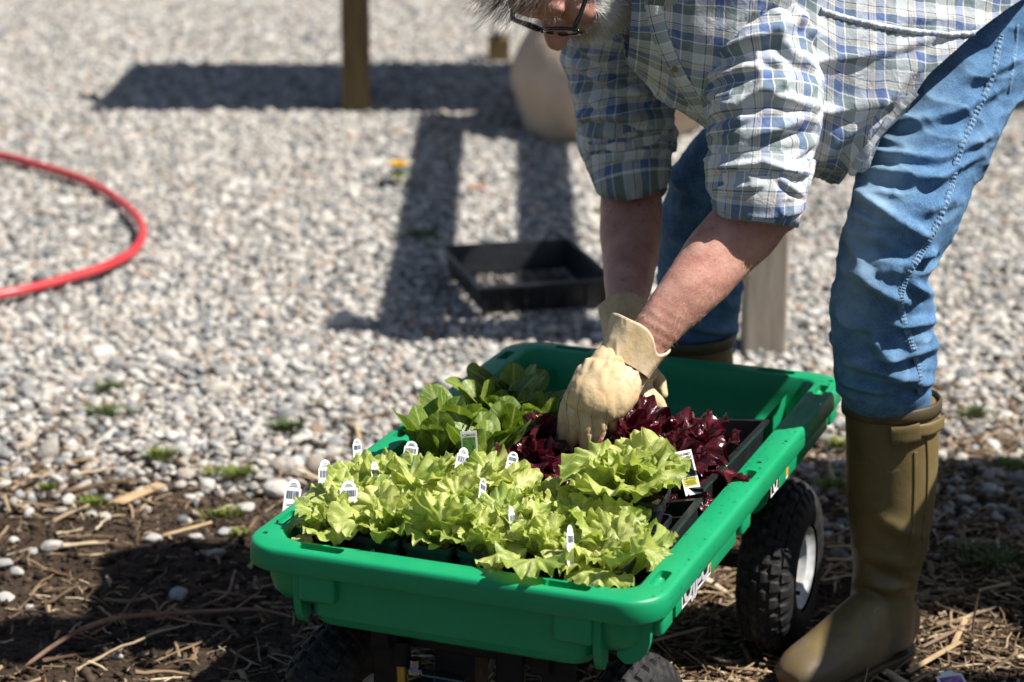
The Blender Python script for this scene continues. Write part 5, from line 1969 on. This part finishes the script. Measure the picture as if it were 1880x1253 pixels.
# hair strands on the near forearm, beard and hair of the head
def strands(name, roots, dirs, lens, w, mat, curl, seed, seg=5, parent=None):
    r = np.random.default_rng(seed)
    V = []; F = []
    for i in range(len(roots)):
        p = np.array(roots[i], float); dd = np.array(dirs[i], float); L = lens[i]
        sd_ = np.cross(dd, [0, -1, .3]); sd_ /= np.linalg.norm(sd_) + 1e-9
        c = r.normal(0, curl, 3)
        b = len(V)
        for k in range(seg + 1):
            ww = w * (1 - .8 * k / seg)
            V.append(p - sd_ * ww); V.append(p + sd_ * ww)
            dd = dd + c / seg; dd /= np.linalg.norm(dd)
            p = p + dd * L / seg
        for k in range(seg): F.append((b + 2 * k, b + 2 * k + 1, b + 2 * k + 3, b + 2 * k + 2))
    return part(name, mesh_np(name, V, F, True, None, mat), parent)


M['beard'] = simple('beard_hair', (.62, .60, .57), .5, (.80, .79, .77), 90)
M['moustache'] = simple('moustache_hair', (.40, .31, .19), .5, (.58, .50, .36), 90)
M['hair'] = simple('grey_brown_hair', (.085, .062, .042), .5, (.22, .18, .135), 60)
M['armhair'] = simple('arm_hair', (.50, .36, .22), .5)
bvb = BVHTree.FromPolygons([tuple(v) for v in co], [tuple(p.vertices) for p in body.polygons])
rr = np.random.default_rng(9)


def head_roots(nr, cond, outv=.0):
    R_ = []; N_ = []
    tries = 0
    while len(R_) < nr and tries < nr * 30:
        tries += 1
        d = rr.normal(size=3); d /= np.linalg.norm(d)
        loc = d
        o = Vector(hp_(0, 0, -.02)) + (HR @ Vector(loc)) * .25
        h = bvb.ray_cast(o, (Vector(hp_(0, 0, -.02)) - o).normalized(), .3)
        if h[0] is None: continue
        q = HR.transposed() @ (h[0] - Vector([float(v) for v in HC]))
        if cond(q.x, q.y, q.z): R_.append(np.array(h[0])); N_.append(np.array(h[1]))
    return np.array(R_), np.array(N_)


fnA, upA, erA = np.array(fn), np.array(up), np.array(er)
R_, N_ = head_roots(14000, lambda x, y, z: (z < -.022 and (y < .088 or z < -.045) and (abs(x) > .030 or z < -.052) and y > (-.13 if z < -.05 else -.06) and not (z > -.045 and y > .060)) or (abs(x) > .048 and z < -.008 and y < .040 and y > -.03))
D_ = N_ * .28 - upA * .80 + fnA * .25 + rr.normal(0, .28, R_.shape); D_ /= np.linalg.norm(D_, axis=1)[:, None]
strands('beard', R_, D_, rr.uniform(.014, .026, len(R_)), .00045, M['beard'], .6, 1)
R_, N_ = head_roots(1300, lambda x, y, z: -.058 < z < -.034 and y > .060 and abs(x) < .036)
D_ = N_ * .4 - upA * .6 + fnA * .15 + np.sign(np.einsum('ij,j->i', R_ - HC, erA))[:, None] * erA * .5 + rr.normal(0, .2, R_.shape); D_ /= np.linalg.norm(D_, axis=1)[:, None]
strands('moustache', R_, D_, rr.uniform(.012, .022, len(R_)), .00035, M['moustache'], .5, 2)
R_, N_ = head_roots(6500, lambda x, y, z: (z > .052 and y < .075) or (z > -.005 and y < .012) or (y < -.02))
D_ = N_ * .10 + fnA * .75 - erA * .1 + rr.normal(0, .09, R_.shape) + np.array([-.45, 0, -.1]); D_ /= np.linalg.norm(D_, axis=1)[:, None]
strands('hair', R_, D_, rr.uniform(.030, .070, len(R_)), .00026, M['hair'], .38, 3, 6)
# eyebrow
R_, N_ = head_roots(260, lambda x, y, z: .012 < abs(x) < .045 and .018 < z < .032 and y > .04)
D_ = N_ * .5 + upA * .3 + rr.normal(0, .3, R_.shape); D_ /= np.linalg.norm(D_, axis=1)[:, None]
strands('eyebrow', R_, D_, rr.uniform(.008, .016, len(R_)), .0003, M['beard'], .5, 4)
# forearm hair
R_ = []; D_ = []
ax_ = at(1190, 620, 3.04) - at(1380, 400, 3.14); ax_ /= np.linalg.norm(ax_)
for _ in range(900):
    f = rr.random()
    px = 1195 + 225 * f + rr.normal(0, 30); py = 625 - 225 * f + rr.normal(0, 34)
    o = Vector((0, 0, CAM_H)); h = bvb.ray_cast(o, (Vector(at(px, py, 3.0)) - o).normalized(), 5)
    if h[0] is None or h[0].y > 3.2: continue
    R_.append(np.array(h[0])); q = np.array(h[1]); D_.append(ax_ * .8 + q * .35 + rr.normal(0, .3, 3))
D_ = np.array(D_); D_ /= np.linalg.norm(D_, axis=1)[:, None]
strands('arm_hair', R_, D_, rr.uniform(.006, .014, len(R_)), .00010, M['armhair'], .9, 5)

# spectacles
gl = empty('spectacles', tuple(float(v) for v in hp_(0, .095, 0)), 0)
gl.parent = man; gl.matrix_parent_inverse = Matrix.Translation((-.60, -3.45, 0)); 
g0 = hp_(0, .095, 0)


def gpart(nm, pts, rad, mat, n=60):
    C = [p - g0 for p in pts]
    return link(nm, ring_mesh(nm, rounded_tube(C, rad, n, 8), mat, caps=True), gl)


for sx in (-1, 1):
    loop = []
    for k in range(17):
        a = 2 * PI * k / 16
        cx_ = math.copysign(abs(math.cos(a)) ** .6, math.cos(a)); sz_ = math.copysign(abs(math.sin(a)) ** .6, math.sin(a))
        loop.append(hp_(sx * .034 + .026 * cx_, .098 - .004 * cx_ * sx, .001 + .0175 * sz_))
    gpart('lens_rim', loop, [.0031] * 17, M['frame'], 70)
    gpart('temple', [hp_(sx * .060, .094, .010), hp_(sx * .068, .088, .011), hp_(sx * .074, .05, .008), hp_(sx * .078, .0, .004), hp_(sx * .077, -.03, -.01)], [.0034, .0036, .0032, .003, .0024], M['frame'])
    P = np.array([[hp_(sx * .034 + .025 * u_, .098 - .004 * u_ * sx + .002 * (1 - u_ * u_), .001 + .0165 * v_) - g0 for u_ in np.linspace(-1, 1, 8)] for v_ in np.linspace(-1, 1, 6)])
    lo = link('lens', ring_mesh('lens', P, M['lens'], closed=False), gl); md = lo.modifiers.new('t', 'SOLIDIFY'); md.thickness = .0012
gpart('bridge', [hp_(-.009, .099, .006), hp_(0, .103, .009), hp_(.009, .099, .006)], [.003, .003, .003], M['frame'], 16)

# ---------- gloves
def finger_me(rows, rad_px):
    C = [at(r[0], r[1], r[2]) for r in rows]
    R = [rp * (C[i][1] * CP + (CAM_H - C[i][2]) * SP) / FPX for i, rp in enumerate(rad_px)]
    return ring_mesh('f', rounded_tube(C, R, 36, 16), None, caps=True)


def build_glove(name, fingers, palm, cuff_rows, voxel=.0024, gathers=None, seed=0):
    parts_ = [finger_me(r, q) for r, q in fingers]
    for rows, ra_, rb_ in palm:
        C = [at(*r) for r in rows]
        P, *_ = loft_pts(C, ra_, rb_, 40, 28)
        parts_.append(ring_mesh('p', P, None, caps=True))
    g = voxel_union(name, parts_, voxel, 2, M['glove'], .5)
    co, no = get_co(g)
    x_, y_ = proj(co)
    d = vnoise(co, 38, seed) * .0022 + vnoise(co * np.array([1.3, 1, .55]), 85, seed + 2) * .0014 - ridge(co, 34, seed + 5, (1.2, 1, .7), 9) * .0012 - ridge(co, 75, seed + 8, (1.2, 1, .7), 9) * .0007
    if gathers:
        (ax0, ay0, ax1, ay1, wdt, cnt) = gathers
        L = math.hypot(ax1 - ax0, ay1 - ay0); ux, uy = (ax1 - ax0) / L, (ay1 - ay0) / L
        s_ = (x_ - ax0) * ux + (y_ - ay0) * uy; t_2 = -(x_ - ax0) * uy + (y_ - ay0) * ux
        env = np.exp(-((t_2 - 14) / wdt) ** 2)
        d += env * (np.sin(s_ / L * cnt * 6.28 + vnoise(co, 30, 9) * 7.0) * .0014) - np.exp(-(t_2 / 6) ** 2) * .0035
    co = co + no * d[:, None]
    set_co(g, co)
    return g


Yk = 3.0
fing = [([(1085, 700, 3.03), (1052, 728, 3.005), (1037, 765, 3.00), (1033, 805, 3.005), (1038, 850, 3.01)], [20, 17, 13, 11.5, 10.5]),          # thumb side
        ([(1095, 705, 3.02), (1060, 745, 2.985), (1053, 785, 2.985), (1054, 825, 3.00), (1062, 862, 3.01)], [20, 15.5, 13, 12.5, 11.5]),
        ([(1110, 705, 3.01), (1083, 750, 2.975), (1077, 795, 2.972), (1080, 838, 2.985), (1087, 870, 3.00)], [20, 14.5, 13, 12.5, 12]),
        ([(1125, 700, 3.01), (1106, 750, 2.975), (1101, 800, 2.972), (1104, 842, 2.98), (1108, 872, 3.00)], [20, 14.5, 12.5, 12.5, 11.5]),
        ([(1140, 705, 3.02), (1127, 745, 2.985), (1124, 775, 2.985), (1123, 800, 3.01), (1118, 822, 3.03)], [18, 14.5, 12, 11, 10])]
palm = [([(1166, 632, 3.045), (1142, 668, 3.03), (1116, 705, 3.005), (1092, 738, 2.985), (1082, 758, 2.985)], [.030, .0385, .0480, .0450, .036], [.023, .028, .036, .032, .016]),
        ([(1170, 660, 3.05), (1165, 690, 3.04), (1148, 722, 3.02), (1134, 748, 3.00)], [.012, .019, .019, .012], [.014, .018, .018, .012])]
gm = build_glove('glove', fing, palm, None, gathers=(1090, 655, 1200, 675, 15, 7), seed=1.2)
glove_n = part('glove', gm)
glove_n['label'] = 'near tan leather glove'
gco, gno = get_co(gm)
bvg = BVHTree.FromPolygons([tuple(v) for v in gco], [tuple(p.vertices) for p in gm.polygons])
M['glove_seam'] = simple('glove_seam', (.16, .095, .045), .8)
for path in ([(1046, 822), (1044, 780), (1040, 745), (1046, 715)], [(1064, 826), (1065, 785), (1060, 752), (1066, 722)], [(1090, 822), (1089, 790), (1086, 768), (1092, 742)], [(1114, 800), (1112, 775), (1116, 752)]):
    P, *_r = surf_strip(bvg, path, .0009, .0002, 60, 'seam', None, across=3, bulge=.0003)
    if len(P) > 3: link('finger_seam', ring_mesh('finger_seam', P, M['glove_seam'], closed=False), glove_n)
# flared cuff
def flare(rows, wid, open_dir, N=50, M_=120, seed=0, name='cuff'):
    pass


def cuff_mesh(base_px, top_px, Yb, Yt, hwb, hwt, dep, notch_ang, notch_depth, seed, N=46, M_=140):
    """gauntlet cuff: rings from wrist to an uneven, flaring top edge"""
    A_ = at(base_px[0], base_px[1], Yb); B_ = at(top_px[0], top_px[1], Yt)
    k = A_[1] / FPX * 1.02
    ax = B_ - A_; L = np.linalg.norm(ax); ax /= L
    Bv = np.array([0, -1, 0]) - ax * (-ax[1]); Bv /= np.linalg.norm(Bv)
    Av = np.cross(ax, Bv)
    th = np.linspace(0, 2 * PI, M_, endpoint=False)
    rows_ = []
    for i in range(N):
        f = i / (N - 1)
        hw = (hwb + (hwt - hwb) * f ** 1.3) * k
        lenf = L * (1 - notch_depth * np.exp(-((np.angle(np.exp(1j * (th - notch_ang)))) / .55) ** 2))
        fold = 1 + .05 * np.sin(th * 4 + seed) * f + .035 * np.sin(th * 9 + seed * 2) * (1 - f)
        rows_.append(A_ + ax * (lenf * f)[:, None] + (Av * np.cos(th)[:, None] + Bv * (np.sin(th) * dep)[:, None]) * (hw * fold)[:, None])
    return np.array(rows_)


CUP = cuff_mesh((1144, 672), (1178, 607), 3.03, 3.05, 50, 60, .74, .75, .42, 1.0)
CUP[:, :, :] += vnoise(CUP, 30, 4)[..., None] * .0015 + (ridge(CUP, 26, 3, (1.6, 1, .6), 6) * .0035)[..., None] * np.array([.3, -1, .2])
cf = link('cuff', ring_mesh('cuff', CUP, M['glove'], True), glove_n); md = cf.modifiers.new('t', 'SOLIDIFY'); md.thickness = .0022
edge = CUP[-1]
tp = np.vstack([edge, edge[:1]])
link('cuff_piping', ring_mesh('cuff_piping', rounded_tube(tp[::4], [.0022] * len(tp[::4]), 200, 8, False), M['glove_trim'], True), glove_n)
# far glove: hand lying on the red lettuce
fing2 = [([(1165, 690, 3.17), (1185, 712, 3.14), (1208, 740, 3.12), (1226, 768, 3.12)], [20, 16, 13, 11]),
         ([(1160, 695, 3.16), (1172, 725, 3.12), (1190, 755, 3.10), (1202, 785, 3.10)], [20, 16, 13, 11]),
         ([(1150, 695, 3.15), (1152, 730, 3.10), (1160, 765, 3.09), (1166, 795, 3.09)], [20, 16, 13, 11]),
         ([(1140, 690, 3.15), (1130, 730, 3.12), (1130, 765, 3.10), (1132, 795, 3.10)], [18, 15, 12, 10]),
         ([(1175, 670, 3.19), (1202, 690, 3.19), (1216, 712, 3.18), (1222, 735, 3.17)], [17, 14, 12, 10.5])]
palm2 = [([(1152, 610, 3.23), (1155, 650, 3.20), (1160, 690, 3.16), (1168, 715, 3.13)], [.028, .033, .038, .030], [.022, .022, .022, .015])]
gf = build_glove('glove', fing2, palm2, None, voxel=.003, seed=4.0)
glove_f = part('glove', gf); glove_f['label'] = 'far tan leather glove half hidden behind the near one'
CUP = cuff_mesh((1152, 640), (1146, 566), 3.20, 3.27, 38, 45, .85, 3.3, .04, 2.0)
cf = link('cuff', ring_mesh('cuff', CUP, M['glove'], True), glove_f); md = cf.modifiers.new('t', 'SOLIDIFY'); md.thickness = .0022
edge = CUP[-1]; tp = np.vstack([edge, edge[:1]])
link('cuff_piping', ring_mesh('cuff_piping', rounded_tube(tp[::4], [.0022] * len(tp[::4]), 200, 8, False), M['glove_trim'], True), glove_f)

# ---------- boots
def boot_meshes():
    Y = 3.265
    sh = [(1638, 736, Y, 88), (1638, 780, Y, 86), (1636, 850, Y, 84), (1634, 930, Y, 79), (1631, 1000, Y, 70), (1626, 1055, Y, 60), (1620, 1100, Y, 58), (1618, 1140, Y, 60), (1616, 1180, Y, 58)]
    P, C, ra, rb, T = pxloft(sh, 120, 90, depth=.92)
    nrm = grid_normals(P)
    d = vnoise(P, 9, 3.1) * .002
    d += creases(P, nrm, [(1565, 1010, 1680, 1050, 12, .006), (1560, 1065, 1675, 1085, 10, .007), (1600, 950, 1690, 990, 12, .005), (1580, 1040, 1640, 1100, 9, .005)])
    P = P + nrm * d[..., None]
    shaft = ring_mesh('s', P, None, caps=True)
    # foot from heel to toe along the ground
    heel = np.array([.605, 3.29, 0]); toe = np.array([.405, 3.115, 0])
    dv_ = toe - heel; L = np.linalg.norm(dv_); dv_ /= L
    st_ = [(-.01, .034, .033, .040), (.03, .052, .036, .056), (.08, .052, .038, .066), (.13, .044, .043, .052), (.175, .036, .046, .040), (.215, .031, .044, .033), (.242, .027, .036, .026), (.260, .023, .022, .016)]
    C = [heel + dv_ * s_[0] + np.array([0, 0, s_[1] + .012]) for s_ in st_]
    P2, *_ = loft_pts(C, [s_[3] for s_ in st_], [s_[2] for s_ in st_], 60, 48, hint=(-dv_[1], dv_[0], 0), power=.85)
    P2[..., 2] = np.maximum(P2[..., 2], .016)
    foot = ring_mesh('f', P2, None, caps=True)
    b = voxel_union('boot', [shaft, foot], .0042, 8, M['boot'], .7)
    # sole
    bm = bmesh.new()
    rings = []
    out = []
    for k in range(40):
        t_2 = k / 39
        s_ = -.030 + t_2 * .302
        hw = .040 * min(1, math.sqrt(max(0, (s_ + .030) / .028)) if s_ < -.002 else 1) * (1.0 if s_ < .05 else 1)
        hw = np.interp(s_, [-.030, -.022, -.005, .03, .08, .15, .19, .228, .25, .266, .272], [.002, .018, .033, .038, .037, .045, .050, .047, .036, .018, .002])
        out.append((s_, hw))
    perp = np.array([-dv_[1], dv_[0], 0])
    loop = [heel + dv_ * s_ + perp * hw for s_, hw in out] + [heel + dv_ * s_ - perp * hw for s_, hw in out[::-1]]
    for z, k in ((0, .96), (.004, 1.0), (.016, 1.0), (.019, .985)):
        c = heel + dv_ * .12
        rings.append([bm.verts.new(tuple(c + (p - c) * k + np.array([0, 0, z]))) for p in loop])
    n_ = len(loop)
    for i in range(3):
        for k in range(n_): bm.faces.new((rings[i][k], rings[i][(k + 1) % n_], rings[i + 1][(k + 1) % n_], rings[i + 1][k]))
    bm.faces.new(rings[0]); bm.faces.new(rings[-1][::-1])
    bmesh.ops.recalc_face_normals(bm, faces=bm.faces)
    sole = bpy.data.meshes.new('sole'); bm.to_mesh(sole); bm.free(); sole.materials.append(M['boot_trim'])
    return b, sole, P


bmesh_, solem, PB = boot_meshes()
boot = part('boot', bmesh_); boot['label'] = 'near olive rubber boot'
so_ = link('sole', solem, boot)
NB, MB_ = PB.shape[:2]
top = PB[0]; cB = top.mean(0)
# dark rim band at the top
rb_ = []
for k, (f, z) in enumerate([(1.035, .004), (1.055, .002), (1.060, -.006), (1.050, -.014), (1.01, -.016)]):
    rb_.append(cB + (top - cB) * f + np.array([0, 0, z]))
for k, (f, z) in enumerate([(.985, -.016), (.985, .003), (1.0, .006), (1.035, .004)]):
    rb_.append(cB + (top - cB) * f + np.array([0, 0, z]))
link('top_band', ring_mesh('top_band', np.array(rb_), M['boot_trim'], True), boot)
bvB = BVHTree.FromPolygons([tuple(v) for v in PB.reshape(-1, 3)], [(i * MB_ + j, i * MB_ + (j + 1) % MB_, (i + 1) * MB_ + (j + 1) % MB_, (i + 1) * MB_ + j) for i in range(NB - 1) for j in range(MB_)])


def boot_strip(path, hw, lift, name, mat, thick=.003, nn=60, across=7):
    P, pts, nrm, Sd, T = surf_strip(bvB, path, hw, lift, nn, name, None, across=across, bulge=.0)
    N_, M2 = P.shape[:2]
    o = link(name, ring_mesh(name, P, mat, closed=False), boot)
    md = o.modifiers.new('t', 'SOLIDIFY'); md.thickness = thick; md.offset = 0
    b2 = o.modifiers.new('b', 'BEVEL'); b2.width = .0012; b2.segments = 2
    return o


boot_strip([(1636, 797), (1660, 796), (1683, 790)], .0140, .0095, 'strap_tab', M['boot'], .0050)
boot_strip([(1680, 789), (1700, 786), (1716, 778), (1722, 772)], .0095, .0085, 'strap', M['boot'], .0040)
boot_strip([(1680, 830), (1680, 900), (1676, 970), (1668, 1010)], .0022, .0006, 'gusset_seam', M['boot'], .002)
boot_strip([(1702, 800), (1704, 850), (1702, 920), (1694, 990)], .0026, .0008, 'gusset_seam', M['boot'], .003)
bm = bmesh.new()
p, q = cast(bvB, 1721, 772)
if p is None: p, q = Vector(at(1721, 772, 3.26)), Vector((1, 0, 0))
add_cyl(bm, p, p + Vector((.9, -.3, 0)) * .010, .0045, seg=14)
bm_obj('stud', bm, M['boot_trim'], boot, True, 35)
# far boot
off = Vector((.316 - .59, 3.655 - 3.27, -.012))
bf = part('boot', boot.data); bf['label'] = 'far olive rubber boot behind the cart'
bf.matrix_parent_inverse = Matrix.Translation(Vector((-.60, -3.45, 0)) + off)
for c in list(boot.children):
    if c.name.split('.')[0] in ('sole', 'top_band'):
        d2 = c.copy(); COL.objects.link(d2); d2.parent = bf

# everything in the man's mesh data is in world coordinates: children of parts inherit the same frame
# ================================================================== SHADE CASTER right of the picture: unseen planks added to shade boot and ground
bench = empty('shade_planks', (1.5, 3.3, 0), 0, 'plank topped potting bench standing just right of the man', 'bench')
for k, x in enumerate(np.arange(1.20, 2.2, .10)):
    for (y0, y1) in ([(1.9, 4.03)] if not (abs(x - 1.40) < .02 or abs(x - 1.5) < .02) else [(1.9, 3.06), (3.30, 4.03)]):  # two planks are split to let a sunlit patch through
        bm = bmesh.new(); add_box(bm, (x - 1.5, (y0 + y1) / 2 - 3.3, 1.0), (.097, y1 - y0, .028), None, .003, 1)
        bm_obj('board', bm, M['post_grey'], bench)
for x, y in ((1.62, 2.0), (1.62, 3.95), (2.1, 2.0), (2.1, 3.95)):
    bm = bmesh.new(); add_box(bm, (x - 1.5, y - 3.3, .49), (.07, .07, .98), None, .003, 1)
    bm_obj('leg', bm, M['post_grey'], bench)
